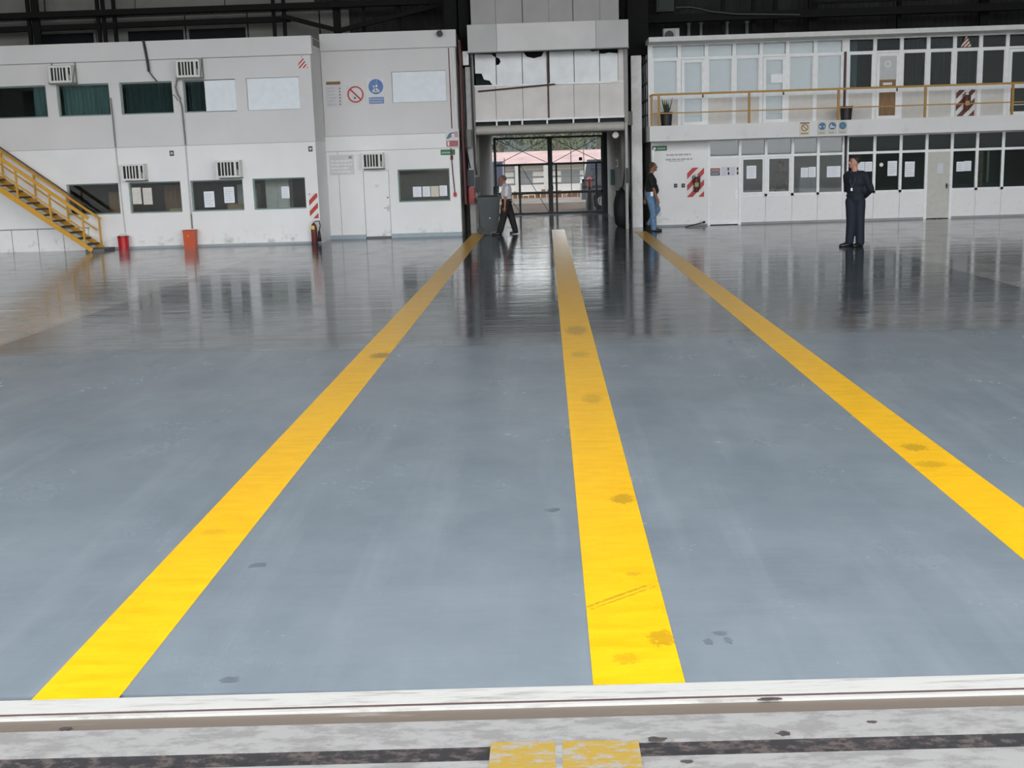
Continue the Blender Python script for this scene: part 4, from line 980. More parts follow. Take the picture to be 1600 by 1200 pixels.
# ---- black covered bundle right of the gateway
mb = MB()
prof = [(0.16, 0.0), (0.26, 0.10), (0.31, 0.35), (0.31, 0.62), (0.25, 0.85), (0.13, 1.02), (0.06, 1.12), (0.001, 1.16)]
mb.lathe(2.24, 35.55, [(r * 0.8, z) for r, z in prof], 18)
random.seed(3)
mb.v = [(x + random.uniform(-.02, .02), y + random.uniform(-.02, .02), max(0, z + (random.uniform(-.015, .015) if z > 0 else 0))) for x, y, z in mb.v]
t = thing('covered_bundle', 'tall black covered bundle standing beside the pale right pillar', 'bundle', (2.24, 35.55, 0))
mb.build('cover', pmat('black_cover', (0.010, 0.010, 0.011), 0.7), t, True)
MB().tube([(2.25, 35.55, 1.05), (2.31, 35.5, 1.4), (2.36, 35.5, 1.75), (2.37, 35.5, 2.9)], 0.03).build('hanging_cord', BLACK, t)
ebox('dark box above the covered bundle', 2.295, 2.40, 1.30, 1.72, YP - 0.20, YP - 0.06, pmat('box_slate', (0.035, 0.045, 0.052), 0.5))
# passage fittings
t = thing('floodlight', 'small floodlight under the right end of the gateway lintel', 'lamp', (2.02, 35.2, 2.6))
MB().tube([(2.05, 35.0, 2.66), (2.05, 35.15, 2.68)], 0.10, 14, 0.06).build('head', pmat('lamp_grey', (0.45, 0.43, 0.40), 0.4), t)
MB().tube([(2.05, 34.985, 2.66), (2.05, 35.0, 2.66)], 0.085, 14).build('lens', pmat('lamp_lens', (0.8, 0.75, 0.66), 0.2), t)
MB().beam((2.05, 35.15, 2.68), (2.10, 35.3, 2.92), 0.03, 0.03).build('bracket', GALV, t)
def sidesign(label, y0, y1, z0, z1, mat, name='small_sign', cat='sign', th=0.03):
    t = thing(name, label, cat, (CX1, (y0 + y1) / 2, z0))
    MB().box(CX1 - th, CX1 - 0.002, y0, y1, z0, z1).build('plate', mat, t)
    MB().box(CX1 - th - 0.006, CX1 - th, y0 + 0.06, y1 - 0.06, z0 + 0.05, z1 - 0.05).build('symbol', pmat('green_dull', (0.10, 0.2, 0.11), 0.6), t)
    return t
sidesign('small green sign on the right passage wall', 37.6, 38.4, 1.72, 1.95, pmat('pale_sign', (0.5, 0.5, 0.46), 0.6))
sidesign('dark green bar sign on the right passage wall', 37.4, 38.7, 2.05, 2.14, pmat('dull_green', (0.08, 0.12, 0.07), 0.6))
sidesign('teal box on the right passage wall', 39.6, 40.6, 1.12, 1.62, pmat('teal_box', (0.02, 0.07, 0.08), 0.5), 'electric_box', 'electric box', 0.12)
t = thing('valve', 'small black valve on the right passage wall', 'valve', (CX1, 37.5, 0.95))
MB().tube([(CX1 - 0.10, 37.5, 0.95), (CX1, 37.5, 0.95)], 0.045, 10).build('body', BLACK, t)
MB().tube([(CX1 - 0.12, 37.5, 0.95), (CX1 - 0.10, 37.5, 0.95)], 0.025, 8).build('cap', FRAME, t)

# ---- steel gate
gate = thing('steel_gate', 'dark steel bar gate at the end of the passage', 'gate', (0.15, YG - 0.15, 0))
GY = YG - 0.15
def gbar(nm, p0, p1, w): MB().beam(p0, p1, w, w).build(nm, GATEST, gate)
gx0, gx1, gm = -1.84, 2.10, 0.18
for z, w in ((2.80, 0.07), (1.84, 0.08), (0.80, 0.10), (0.05, 0.09)): gbar('rail', (gx0, GY, z), (gx1, GY, z), w)
for x, w in ((gx0, 0.09), (gm, 0.17), (gx1, 0.10)): gbar('stile', (x, GY, 0.02), (x, GY, 2.84), w)
for x, w in ((-0.96, 0.08), (0.40, 0.07), (1.87, 0.07)): gbar('picket', (x, GY, 0.05), (x, GY, 1.84), w)
for x in (-1.5, 0.95, 1.42): gbar('thin_picket', (x, GY + 0.02, 0.8), (x, GY + 0.02, 2.1 if x < 0.95 else 2.3), 0.025)
for a, b in (((gx0, 1.84), (gm, 2.80)), ((gx0, 2.80), (gm, 1.84)), ((gm, 1.84), (gx1, 2.80)), ((gm, 2.80), (gx1, 1.84)), ((-0.9, 1.80), (gm - 0.1, 0.1)), ((gx0, 1.3), (-0.96, 0.1)), ((1.87, 0.1), (gx1, 0.9))):
    gbar('brace_rod', (a[0], GY + 0.03, a[1]), (b[0], GY + 0.03, b[1]), 0.022)
MB().box(gm - 0.06, gm + 0.10, GY - 0.07, GY - 0.02, 0.9, 1.05).build('latch', GATEST, gate)
MB().box(2.10, 2.27, YG - 0.3, YG, 0, CZ).build('gate_post', pmat('post_dark', (0.035, 0.045, 0.05), 0.6), gate)
MB().box(1.30 - 0.06, 1.30 + 0.06, GY - 0.05, GY - 0.02, 1.93, 2.05).build('lock_plate', BLACK, gate)

# ================================================================== OUTSIDE BEHIND THE GATE
BGY = YG + 0.2
struct('ground_yard', MB().box(-60, 60, YG, 46.2, -0.3, 0.0), pmat('yard_kerb', (0.17, 0.17, 0.165), 0.8), 'pale concrete apron just outside the gate')
struct('ground_dirt', MB().box(-60, 60, 46.2, 54.5, -0.3, 0.02), pmat('brown_dirt', (0.036, 0.026, 0.020), 0.95, var=0.35, scale=1.2, spec=0.05), 'brown dirt ground behind the gate')
struct('ground_path', MB().box(-60, 60, 54.5, 62.0, -0.3, 0.03), pmat('pale_path', (0.078, 0.068, 0.060), 0.9, var=0.25, scale=0.8, spec=0.05), 'pale gravel path behind the gate')
struct('ground_grass', MB().box(-90, 90, 62.0, 72.0, -0.3, 0.0).box(-140, 140, 72, 300, -1.6, -0.9), pmat('dry_grass', (0.17, 0.155, 0.085), 0.95, var=0.3, scale=0.6, spec=0.05), 'dry yellowish grass behind the path')
# brick rubble edging: individual bricks
brk = thing('brick_edging', 'row of loose reddish bricks along the far path', 'bricks', (0, 62, 0))
random.seed(5)
BR = [pmat('brick_a', (0.15, 0.07, 0.045), 0.9), pmat('brick_b', (0.22, 0.13, 0.095), 0.9), pmat('brick_c', (0.12, 0.055, 0.04), 0.9)]
x = -4.2
while x < 4.6:
    wd = random.uniform(0.20, 0.30); h = random.uniform(0.16, 0.34)
    MB().box(x, x + wd, 62.0, 62.4, 0, h).build('brick', random.choice(BR), brk)
    if random.random() < 0.6: MB().box(x + 0.04, x + wd - 0.03, 62.05, 62.3, h, h + random.uniform(0.06, 0.14)).build('brick', random.choice(BR), brk)
    x += wd + random.uniform(0.01, 0.05)
# white rail fence
fen = thing('rail_fence', 'white rail fence in the yard behind the gate', 'fence', (0, 66, 0))
FWH = pmat('fence_white', (0.30, 0.295, 0.29), 0.6)
for z in (0.62, 0.98, 1.32, 1.62): MB().box(-7, 7, 66.0, 66.06, z, z + (0.10 if z < 1.6 else 0.07)).build('rail', pmat('fence_grey', (0.09, 0.09, 0.092), 0.6), fen)
for x in (-6.2, -3.9, -1.55, 0.02, 2.3, 4.6): MB().box(x - 0.12, x + 0.12, 65.9, 66.0, 0, 1.70).build('post', FWH, fen)
# low building with red roof
hb = thing('low_building', 'low white building with a faded red roof beyond the yard', 'building', (0, 84, -1))
MB().box(-22, 22, 84, 90, -1, 1.62).build('wall', pmat('farm_white', (0.33, 0.315, 0.305), 0.8), hb)
mb = MB(); mb.hexa([(-23, 83.2, 1.55), (23, 83.2, 1.55), (23, 88, 2.42), (-23, 88, 2.42), (-23, 83.2, 1.66), (23, 83.2, 1.66), (23, 88, 2.53), (-23, 88, 2.53)])
mb.build('roof', pmat('faded_red_roof', (0.155, 0.095, 0.088), 0.8, var=0.25, scale=0.8), hb)
for x in (-5.5, -2.2, 1.1, 4.4): MB().box(x, x + 1.3, 83.96, 84, 0.3, 1.2).build('window', pmat('farm_window', (0.10, 0.105, 0.115), 0.4), hb)
# blue-grey cargo box at the left
t = thing('cargo_container', 'blue-grey container behind the left end of the gate', 'container', (-3.6, 60, 0))
MB().box(-5.2, -2.08, 58.6, 60.6, 0.75, 1.95).build('body', pmat('container_blue', (0.055, 0.065, 0.095), 0.6), t)
for k in range(9): MB().box(-5.1 + 0.34 * k, -4.97 + 0.34 * k, 58.56, 58.6, 0.8, 1.9).build('rib', pmat('container_blue2', (0.045, 0.055, 0.085), 0.6), t)
for x in (-4.9, -2.5): MB().box(x - 0.15, x + 0.15, 58.8, 60.4, 0.02, 0.75).build('leg', DARKST, t)
# trees beyond
def tree(x, y, h, r, mat, label, seed):
    rng = random.Random(seed)
    t = thing('tree', label, 'tree', (x, y, -0.9), 'trees beyond the low building')
    tk = MB(); tk.tube([(x, y, -0.9), (x + 0.2, y, h * 0.45), (x + 0.1, y, h * 0.8)], 0.35, 8, 0.12)
    for k in range(4):
        a = rng.uniform(0, 6.28); tk.tube([(x + 0.15, y, h * 0.4), (x + math.cos(a) * r * 0.5, y + math.sin(a) * r * 0.5, h * 0.75)], 0.13, 6, 0.05)
    tk.build('trunk', pmat('bark_pale', (0.12, 0.11, 0.09), 0.9), t)
    lf = MB()
    for k in range(2600):
        u = rng.uniform(-1, 1); a = rng.uniform(0, 6.28); rr = r * rng.uniform(0.55, 1.0) ; q = math.sqrt(1 - u * u)
        c = Vector((x + rr * q * math.cos(a), y + rr * q * math.sin(a), h * 0.62 + rr * u * 0.62 * h / (2 * r) * 1.3))
        d1 = Vector((rng.gauss(0, 1), rng.gauss(0, 1), rng.gauss(0, 1))).normalized() * rng.uniform(0.12, 0.26)
        d2 = d1.orthogonal().normalized() * rng.uniform(0.06, 0.12)
        b = len(lf.v); lf.v += [tuple(c - d1), tuple(c + d2), tuple(c + d1), tuple(c - d2)]; lf.f.append((b, b + 1, b + 2, b + 3))
    o = lf.build('foliage', mat, t); o['kind'] = 'stuff'
    return t
G1 = pmat('leaf_dark', (0.030, 0.038, 0.032), 0.8, var=0.4, scale=0.8)
G2 = pmat('leaf_yellow', (0.065, 0.070, 0.035), 0.8, var=0.4, scale=0.8)
for i, (x, y, h, r, m_, lab) in enumerate([(-9.0, 100, 9, 4.0, G1, 'leftmost dark tree beyond the low building'), (-4.2, 110, 10.5, 4.2, G1, 'dark tree behind the left half of the gate'), (0.8, 100, 9, 3.8, G2, 'yellow-green tree behind the middle of the gate'),
                                        (4.8, 110, 11, 4.2, G1, 'dark tree behind the right half of the gate'), (9.4, 100, 10, 4.2, G2, 'rightmost yellow-green tree beyond the low building')]):
    tree(x, y, h, r, m_, lab, 11 + i)
struct('hill_backdrop', MB().hexa([(-200, 180, -2), (200, 180, -2), (200, 215, -2), (-200, 215, -2), (-200, 195, 13), (200, 195, 15), (200, 200, 15), (-200, 200, 13)]), pmat('hill_green', (0.028, 0.036, 0.03), 0.95, var=0.3, scale=0.1), 'wooded ridge far behind the gate')
# grey van behind the gate at the right
vn = thing('parked_van', 'pale grey van parked outside behind the right end of the gate', 'van', (2.4, 47.4, 0))
VANM = pmat('van_grey', (0.17, 0.18, 0.19), 0.35)
mb = MB(); mb.prism([(1.38, 0.42), (4.6, 0.42), (4.6, 1.95), (1.62, 1.95), (1.50, 1.25), (1.38, 1.05)], 46.6, 48.4); mb.build('body', VANM, vn)
MB().box(1.42, 4.6, 46.57, 46.6, 0.86, 0.95).build('side_trim', pmat('van_dark', (0.05, 0.06, 0.06), 0.5), vn)
letter_rows(MB(), 1.75, 2.25, 1.52, 1.78, 2, 46.585, 46.6, 0.5, 0.1).build('side_lettering', pmat('van_blue', (0.10, 0.13, 0.25), 0.5), vn)
MB().tube([(2.16, 46.5, 0.36), (2.16, 46.75, 0.36)], 0.36, 20).build('wheel', BLACK, vn)
MB().tube([(2.16, 46.48, 0.36), (2.16, 46.5, 0.36)], 0.18, 16).build('hub', GALV, vn)
MB().box(1.40, 1.50, 46.5, 46.62, 1.10, 1.22).build('mirror', BLACK, vn)
MB().beam((1.62, 46.55, 0.95), (2.0, 46.55, 1.6), 0.03, 0.05).build('ladder_bar', pmat('van_blue', (0.10, 0.13, 0.25), 0.5), vn)
t = thing('hooded_post', 'dark post with a red top standing beside the van', 'post', (1.62, 45.6, 0))
MB().lathe(1.66, 45.6, [(0.17, 0.0), (0.16, 0.35), (0.12, 0.7), (0.09, 0.95)], 14).build('skirt', pmat('post_black', (0.03, 0.03, 0.032), 0.7), t)
MB().lathe(1.66, 45.6, [(0.09, 0.95), (0.08, 1.15), (0.10, 1.22), (0.04, 1.3)], 14).build('cap', pmat('post_red', (0.25, 0.05, 0.05), 0.6), t)
MB().box(1.5, 1.86, 45.56, 45.64, 1.16, 1.20).build('crossbar', BLACK, t)

# ================================================================== RIGHT GLAZED OFFICE (two storeys)
SX0 = 2.94                      # left end of slab and roof
S_BOT, S_TOP = 2.43, 2.85
R_BOT, R_TOP = 5.12, 5.245
CXE = 22.0
UX = [3.07, 3.87, 4.634, 5.417, 6.176, 6.915, 7.699, 8.499, 8.60, 9.362, 10.107, 10.851, 11.585, 12.311, 13.05, 13.80, 14.55]
LX = [4.704, 5.594, 6.338, 7.096, 7.827, 8.548, 8.649, 9.425, 10.169, 10.902, 11.616, 12.329, 13.062, 13.80, 14.55]
slab = sthing('trim_balcony', (SX0, YF, S_BOT), 'white balcony slab edge of the glazed office')
MB().box(SX0, CXE, YF, YC + 0.2, S_BOT, S_TOP).build('slab', SLABW, slab)
MB().box(SX0, 3.3, YC + 0.2, 39.0, S_BOT, S_TOP).build('slab_side', pmat('slab_side_grey', (0.40, 0.40, 0.39), 0.7), slab)
MB().box(3.3, CXE, YC + 0.2, 39.0, S_BOT, S_TOP).build('storey_floor', ROOM, slab)
roofc = sthing('trim_roof', (SX0, YF, R_BOT), 'white flat roof edge of the glazed office')
MB().box(SX0, CXE, YF, YC + 0.3, R_BOT, R_TOP).build('edge', pmat('roof_edge_white', (0.74, 0.73, 0.71), 0.6), roofc)
MB().box(SX0, CXE, YC + 0.3, 39.0, R_BOT + 0.05, R_TOP).build('roof', CEILC, roofc)
# lower solid wall
wr = struct('wall_right', MB().box(3.06, LX[0] - 0.02, YC, YC + 0.2, 0, S_BOT), WHITE_C, 'white wall of the glazed office beside the passage')
MB().box(3.06, 3.26, YC + 0.2, 39.0, 0, S_BOT).build('side_wall', CONCWALL, wr)
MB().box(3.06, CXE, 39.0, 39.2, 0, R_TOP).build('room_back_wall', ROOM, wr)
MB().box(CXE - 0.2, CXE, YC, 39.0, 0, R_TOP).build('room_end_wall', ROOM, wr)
MB().box(8.50, 8.62, YC + 0.2, 39.0, S_TOP, R_BOT + 0.04).build('partition', ROOM, wr)
MB().box(14.55, CXE, YC, YC + 0.15, 0, S_BOT).build('outer_wall', WHITE_C, wr)
MB().box(14.55, CXE, YC, YC + 0.15, S_TOP, R_BOT).build('outer_wall', WHITE_C, wr)
struct('baseboard_right', MB().box(3.06, LX[0] - 0.02, YC - 0.012, YC, 0, 0.05).box(LX[1], LX[9], YC - 0.012, YC + 0.02, 0, 0.06).box(LX[10], 14.55, YC - 0.012, YC + 0.02, 0, 0.06), pmat('grime_skirting', (0.30, 0.31, 0.31), 0.7), 'grimy grey skirting along the glazed office')

def frame_rect(mb, x0, x1, z0, z1, y0, y1, fw):
    mb.box(x0, x1, y0, y1, z0, z0 + fw).box(x0, x1, y0, y1, z1 - fw, z1).box(x0, x0 + fw, y0, y1, z0 + fw, z1 - fw).box(x1 - fw, x1, y0, y1, z0 + fw, z1 - fw)
    return mb
# upper modules
DOORS_U = {1: 'white glazed balcony door, first from the passage', 4: 'white glazed balcony door with a bright reflection, second from the passage', 9: 'balcony door with a brown lower half', 14: 'dark balcony door at the right edge'}
UNAMES = ['nearest the passage', '', 'right of the first balcony door', 'second right of the first balcony door', '', 'right of the second balcony door', 'left of the grey downpipe joint', '', 'with a torn pale curtain', '', 'right of the brown door', 'second right of the brown door', 'below the striped triangle', 'third from the right edge with dark glass', '', 'at the far right edge']
MET = pmat('panel_beige', (0.66, 0.63, 0.58), 0.6, var=0.05)
dn = 2
for i in range(len(UX) - 1):
    a, b = UX[i], UX[i + 1]
    if i == 7: continue
    pale = i <= 6
    gl = GLASS if pale else BLACKGLASS
    if i in DOORS_U:
        w_ = sthing('door_%d' % dn, ((a + b) / 2, YC, S_TOP), DOORS_U[i]); dn += 1
    else:
        WN[0] += 1
        w_ = sthing('window_%d' % WN[0], ((a + b) / 2, YC, S_TOP), 'upper glazed bay %s' % UNAMES[i])
    mb = MB(); mb.box(a - 0.05, a + 0.05, YC - 0.02, YC + 0.08, S_TOP, R_BOT)
    if i in (6, 15): mb.box(b - 0.05, b + 0.05, YC - 0.02, YC + 0.08, S_TOP, R_BOT)
    mb.build('mullion', FRAME, w_)
    MB().box(a + 0.05, b - 0.05, YC - 0.01, YC + 0.07, 4.69, 4.75).box(a + 0.05, b - 0.05, YC - 0.01, YC + 0.07, 5.07, R_BOT).build('transom', FRAME, w_)
    MB().box(a + 0.05, b - 0.05, YC + 0.03, YC + 0.036, 4.75, 5.07).build('transom_pane', gl, w_)
    if i in DOORS_U:
        mb = MB(); frame_rect(mb, a + 0.06, b - 0.05, S_TOP + 0.02, 4.68, YC - 0.015, YC + 0.05, 0.085); mb.box(a + 0.145, b - 0.135, YC - 0.015, YC + 0.05, 3.60, 3.71)
        mb.build('door_frame', FRAME, w_)
        MB().box(a + 0.145, b - 0.135, YC + 0.01, YC + 0.016, 3.71, 4.595).build('pane', gl if i != 9 else pmat('grey_door_pane', (0.42, 0.43, 0.43), 0.3), w_)
        if i == 9:
            MB().box(a + 0.145, b - 0.135, YC + 0.005, YC + 0.03, S_TOP + 0.105, 3.60).build('lower_panel', WOOD, w_)
            MB().box(a + 0.145, b - 0.135, YC + 0.002, YC + 0.01, 3.71, 3.95).build('wood_rail', WOOD, w_)
            MB().box(a + 0.25, b - 0.24, YC - 0.004, YC + 0.002, 3.80, 3.87).build('name_plate', SIGNW, w_)
            MB().ring((a + b) / 2, 4.38, 0.06, 0.09, YC + 0.004, YC + 0.01, 16).build('emblem', SIGNW, w_)
        else:
            MB().box(a + 0.145, b - 0.135, YC + 0.01, YC + 0.016, S_TOP + 0.105, 3.60).build('lower_pane', gl, w_)
            MB().box(a + 0.145, b - 0.135, YC + 0.004, YC + 0.02, 3.13, 3.16).build('kick_bar', GALV, w_)
        MB().box(b - 0.12, b - 0.09, YC - 0.06, YC - 0.015, 3.62, 3.74).build('door_handle', BLACK, w_)
    else:
        MB().box(a + 0.05, b - 0.05, YC - 0.015, YC + 0.07, 3.60, 3.69).build('rail', FRAME, w_)
        MB().box(a + 0.05, b - 0.05, YC + 0.0, YC + 0.05, S_TOP, 3.60).build('lower_panel', MET, w_)
        mb = frame_rect(MB(), a + 0.05, b - 0.05, 3.69, 4.69, YC + 0.0, YC + 0.05, 0.03); mb.build('sash', FRAME, w_)
        MB().box(a + 0.08, b - 0.08, YC + 0.02, YC + 0.026, 3.72, 4.66).build('pane', gl, w_)
# joint between the two halves of the facade
tag(MB().box(8.50, 8.60, YC - 0.01, YC + 0.05, S_TOP, R_BOT).build('trim_joint', pmat('joint_white', (0.66, 0.66, 0.64), 0.6)), 'white joint cover between the two facade halves', None, None, 'structure')
cable('dark downpipe on the upper facade joint', [(8.53, YC - 0.05, 4.75), (8.53, YC - 0.05, 3.2)], 0.035, pmat('downpipe_dark', (0.10, 0.045, 0.045), 0.6), 'downpipe', 'pipe')
cable('black downpipe on the lower facade joint', [(8.60, YC - 0.05, S_BOT), (8.60, YC - 0.05, 0.85)], 0.035, BLACK, 'downpipe', 'pipe')
# pale blinds added behind the left half for the mirrored-sky tone; curtains behind the right
bl_names = ['behind the bay nearest the passage', 'in the first balcony door', 'in the bay right of the first balcony door', 'in the bay two right of the first balcony door', 'in the second balcony door', 'in the bay right of the second balcony door', 'in the bay left of the facade joint']
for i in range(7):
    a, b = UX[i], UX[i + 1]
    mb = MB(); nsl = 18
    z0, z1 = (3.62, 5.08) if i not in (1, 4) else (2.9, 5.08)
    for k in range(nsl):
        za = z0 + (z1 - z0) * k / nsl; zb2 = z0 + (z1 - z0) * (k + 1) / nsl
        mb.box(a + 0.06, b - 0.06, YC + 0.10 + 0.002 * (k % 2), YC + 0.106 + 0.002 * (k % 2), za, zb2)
    tag(mb.build('window_blind', BLIND), 'added pale grey-blue blind %s' % bl_names[i], 'blind', 'added blinds behind the upper bays')
cn = {8: ('pale torn curtain in the bay right of the facade joint', CURT2), 10: ('dark green curtain right of the brown balcony door', None), 11: ('second dark green curtain right of the brown balcony door', None), 12: ('dark bluish curtain below the striped triangle', None)}
GCURT = pmat('dark_green_curtain', (0.03, 0.05, 0.046), 0.9, var=0.2, scale=5, stretch=(4, 1, 0.2))
for i, (lab, m_) in cn.items():
    a, b = UX[i], UX[i + 1]
    curtain(a + 0.06, b - 0.06 if i != 8 else a + 0.34, 3.5, 5.05, YC + 0.28, lab, m_ or GCURT, 6 if i != 8 else 3)
# side facade of the upper storey towards the passage
sf = sthing('window_side', (3.02, YC, S_TOP), 'narrow glazed side of the upper office facing the passage')
for k in range(6):
    y = YC + 0.0 + 0.75 * k
    MB().box(2.98, 3.06, y - 0.04, y + 0.04, S_TOP, R_BOT).build('mullion', FRAME, sf)
for z in (3.2, 3.62, 4.1, 4.72): MB().box(2.985, 3.05, YC + 0.04, YC + 3.8, z - 0.03, z + 0.03).build('transom', pmat('side_transom_dark', (0.05, 0.05, 0.045), 0.6), sf)
for k in range(5): MB().box(3.01, 3.018, YC + 0.04 + 0.75 * k, YC + 0.71 + 0.75 * k, S_TOP, R_BOT).build('pane', pmat('side_pane', (0.30, 0.30, 0.29), 0.25), sf)

# lower modules
dlow = {0: 'white office door beside the striped extinguisher board', 9: 'beige office door with a small notice'}
LN = ['', 'left of the middle sash with a long sheet', 'with a person behind it', 'with a pair of sheets', 'with a wide sheet', '', 'right of the black downpipe behind the guard', 'with one sheet and a round sticker', 'with one large sheet beside the beige door', '', 'right of the beige door with a pair of sheets', 'with a brown strip curtain', 'at the right edge of the picture', 'beyond the right edge of the picture']
for i in range(len(LX) - 1):
    a, b = LX[i], LX[i + 1]
    if i == 5: continue
    if i in dlow:
        w_ = sthing('door_%d' % dn, ((a + b) / 2, YC, 0), dlow[i]); dn += 1
    else:
        WN[0] += 1
        w_ = sthing('window_%d' % WN[0], ((a + b) / 2, YC, 0), 'lower glazed bay %s' % LN[i])
    mb = MB(); mb.box(a - 0.04, a + 0.04, YC - 0.02, YC + 0.08, 0.0 if i in dlow or i in (1, 10) else 0.8, S_BOT)
    if i in (4, 13): mb.box(b - 0.04, b + 0.04, YC - 0.02, YC + 0.08, 0.8, S_BOT)
    mb.build('mullion', FRAME, w_)
    MB().box(a + 0.04, b - 0.04, YC - 0.01, YC + 0.07, 1.90, 1.97).box(a + 0.04, b - 0.04, YC - 0.01, YC + 0.07, 2.39, S_BOT).build('transom', FRAME, w_)
    MB().box(a + 0.04, b - 0.04, YC + 0.03, YC + 0.036, 1.97, 2.39).build('transom_pane', CLEARGLASS if i < 5 else BLACKGLASS, w_)
    if i in dlow:
        m_ = WHITE_C if i == 0 else pmat('door_beige', (0.55, 0.53, 0.48), 0.55)
        MB().box(a + 0.04, b - 0.04, YC + 0.01, YC + 0.05, 0.02, 1.90).build('door_leaf', m_, w_)
        if i == 0:
            MB().box(a + 0.06, b - 0.06, YC + 0.0, YC + 0.01, 0.03, 0.15).build('kick_plate', pmat('kick_bright', (0.85, 0.85, 0.86), 0.3), w_)
            MB().box(b - 0.14, b - 0.05, YC - 0.02, YC + 0.01, 0.90, 1.0).box(b - 0.14, b - 0.05, YC - 0.02, YC + 0.01, 0.76, 0.86).build('lock_plates', pmat('bright_white', (0.9, 0.9, 0.9), 0.4), w_)
        else:
            MB().box(b - 0.13, b - 0.10, YC - 0.04, YC + 0.01, 0.86, 1.0).box(b - 0.16, b - 0.06, YC - 0.05, YC - 0.04, 0.93, 0.95).build('door_handle', BLACK, w_)
    else:
        MB().box(a - 0.04, b + 0.04, YC - 0.03, YC + 0.07, 0.79, 0.86).build('sill', FRAME, w_)
        MB().box(a + 0.004, b - 0.004, YC, YC + 0.08, 0.0, 0.79).build('lower_panel', WHITE_C, w_)
        if i in (1, 2): frame_rect(MB(), a + 0.045, b - 0.045, 0.865, 1.895, YC - 0.015, YC + 0.05, 0.05).build('sash', FRAME, w_)
        MB().box(a + 0.04, b - 0.04, YC + 0.02, YC + 0.026, 0.86, 1.90).build('pane', CLEARGLASS if i < 5 else BLACKGLASS, w_)
# grimy wall strip under black joint
tag(MB().box(8.548, 8.649, YC + 0.01, YC + 0.08, 0.86, S_BOT).build('trim_joint', pmat('joint_dark', (0.05, 0.045, 0.05), 0.7)), 'dark joint strip in the lower facade', None, None, 'structure')
MB().box(8.548, 8.649, YC + 0.0, YC + 0.08, 0, 0.86).build('joint_foot', WHITE_C, wr)
# lower papers
YPC = YC + 0.012
for (q, lab, rows, m_) in [((1166.5, 257, 1181.5, 277), 'long white sheet in the lower bay next to the white door', 6, PAPER), ((1251.5, 261.5, 1262.5, 276.5), 'left sheet of a pair in the bay left of the guard', 4, PAPER), ((1263.5, 260.5, 1274.5, 276.5), 'right sheet of a pair in the bay left of the guard', 4, PAPER),
                  ((1292, 260, 1313, 277), 'wide white sheet just left of the guard', 5, PAPER), ((1340, 254, 1350.5, 268.5), 'sheet just right of the head of the guard', 4, PAPER), ((1351.5, 254, 1362.5, 269), 'second sheet right of the head of the guard', 4, PAPER),
                  ((1387, 253.5, 1401, 276.5), 'tall sheet in the second bay right of the guard', 6, PAPER), ((1414, 255, 1428.5, 278.5), 'tall sheet in the bay left of the beige door', 6, PAPER), ((1465, 258.5, 1473, 274), 'small pale notice on the beige door', 3, pmat('paper_grey', (0.66, 0.68, 0.70), 0.7)),
                  ((1494.5, 256.5, 1505.5, 271.5), 'left sheet of the pair right of the beige door', 4, PAPER), ((1506, 255.5, 1517, 271), 'right sheet of the pair right of the beige door', 4, PAPER)]:
    paper(*q, YPC, lab, PC, m_, rows)
x, z = PC(1377, 259, YPC)
tag(MB().disc(x, z, 0.055, YPC - 0.006, YPC, 16).build('round_sticker', PAPER), 'small round white sticker on the glass right of the guard', 'sticker')
xa, xb = PX(1528, 270, YC + 0.15)[0], PX(1535, 270, YC + 0.15)[0]
tag(MB().box(xa, xb, YC + 0.14, YC + 0.17, 0.9, 1.9).box(xa + 0.03, xb - 0.03, YC + 0.13, YC + 0.14, 0.95, 1.85).build('strip_curtain', pmat('brown_strip', (0.40, 0.26, 0.17), 0.8, var=0.3, scale=12)), 'brown patterned strip hanging in a lower bay', 'strip curtain')
xa = PX(1543, 270, YC + 0.15)[0]
tag(MB().box(xa - 0.03, xa + 0.03, YC + 0.14, YC + 0.17, 1.0, 1.88).box(xa - 0.02, xa + 0.02, YC + 0.13, YC + 0.14, 1.02, 1.86).build('strip_blind', pmat('pale_strip', (0.50, 0.45, 0.38), 0.8)), 'narrow pale strip hanging right of the brown strip', 'strip blind')

paper(1204.5, 114.5, 1224, 128, YC + 0.006, 'painted bright reflection on the second balcony door', PC, pmat('painted_bright_reflection', (0.92, 0.95, 0.98), 0.6), 0)  # pale panel painted in for the bright reflection on the door pane
# ---- balcony railing
rl = thing('balcony_railing', 'ochre yellow balcony railing of the glazed office', 'railing', (8, YF + 0.05, S_TOP))
RY = YF + 0.06
MB().beam((SX0 + 0.1, RY, 3.70), (CXE, RY, 3.70), 0.05, 0.055).build('top_rail', OCHRE, rl)
MB().beam((SX0 + 0.1, RY, 3.19), (CXE, RY, 3.19), 0.03, 0.032).build('mid_rail', OCHRE, rl)
for px in (1018, 1029.5, 1170.5, 1310, 1445.5, 1581.5, 1715): 
    x = PX(px, 165, RY)[0]; MB().box(x - 0.03, x + 0.03, RY - 0.03, RY + 0.03, S_TOP, 3.68).build('post', OCHRE, rl)
MB().beam((SX0 + 0.1, RY, 3.70), (SX0 + 0.1, YC - 0.05, 3.70), 0.05, 0.05).build('end_rail', OCHRE, rl)
MB().beam((SX0 + 0.1, RY, 3.19), (SX0 + 0.1, YC - 0.05, 3.19), 0.03, 0.03).build('end_rail', OCHRE, rl)

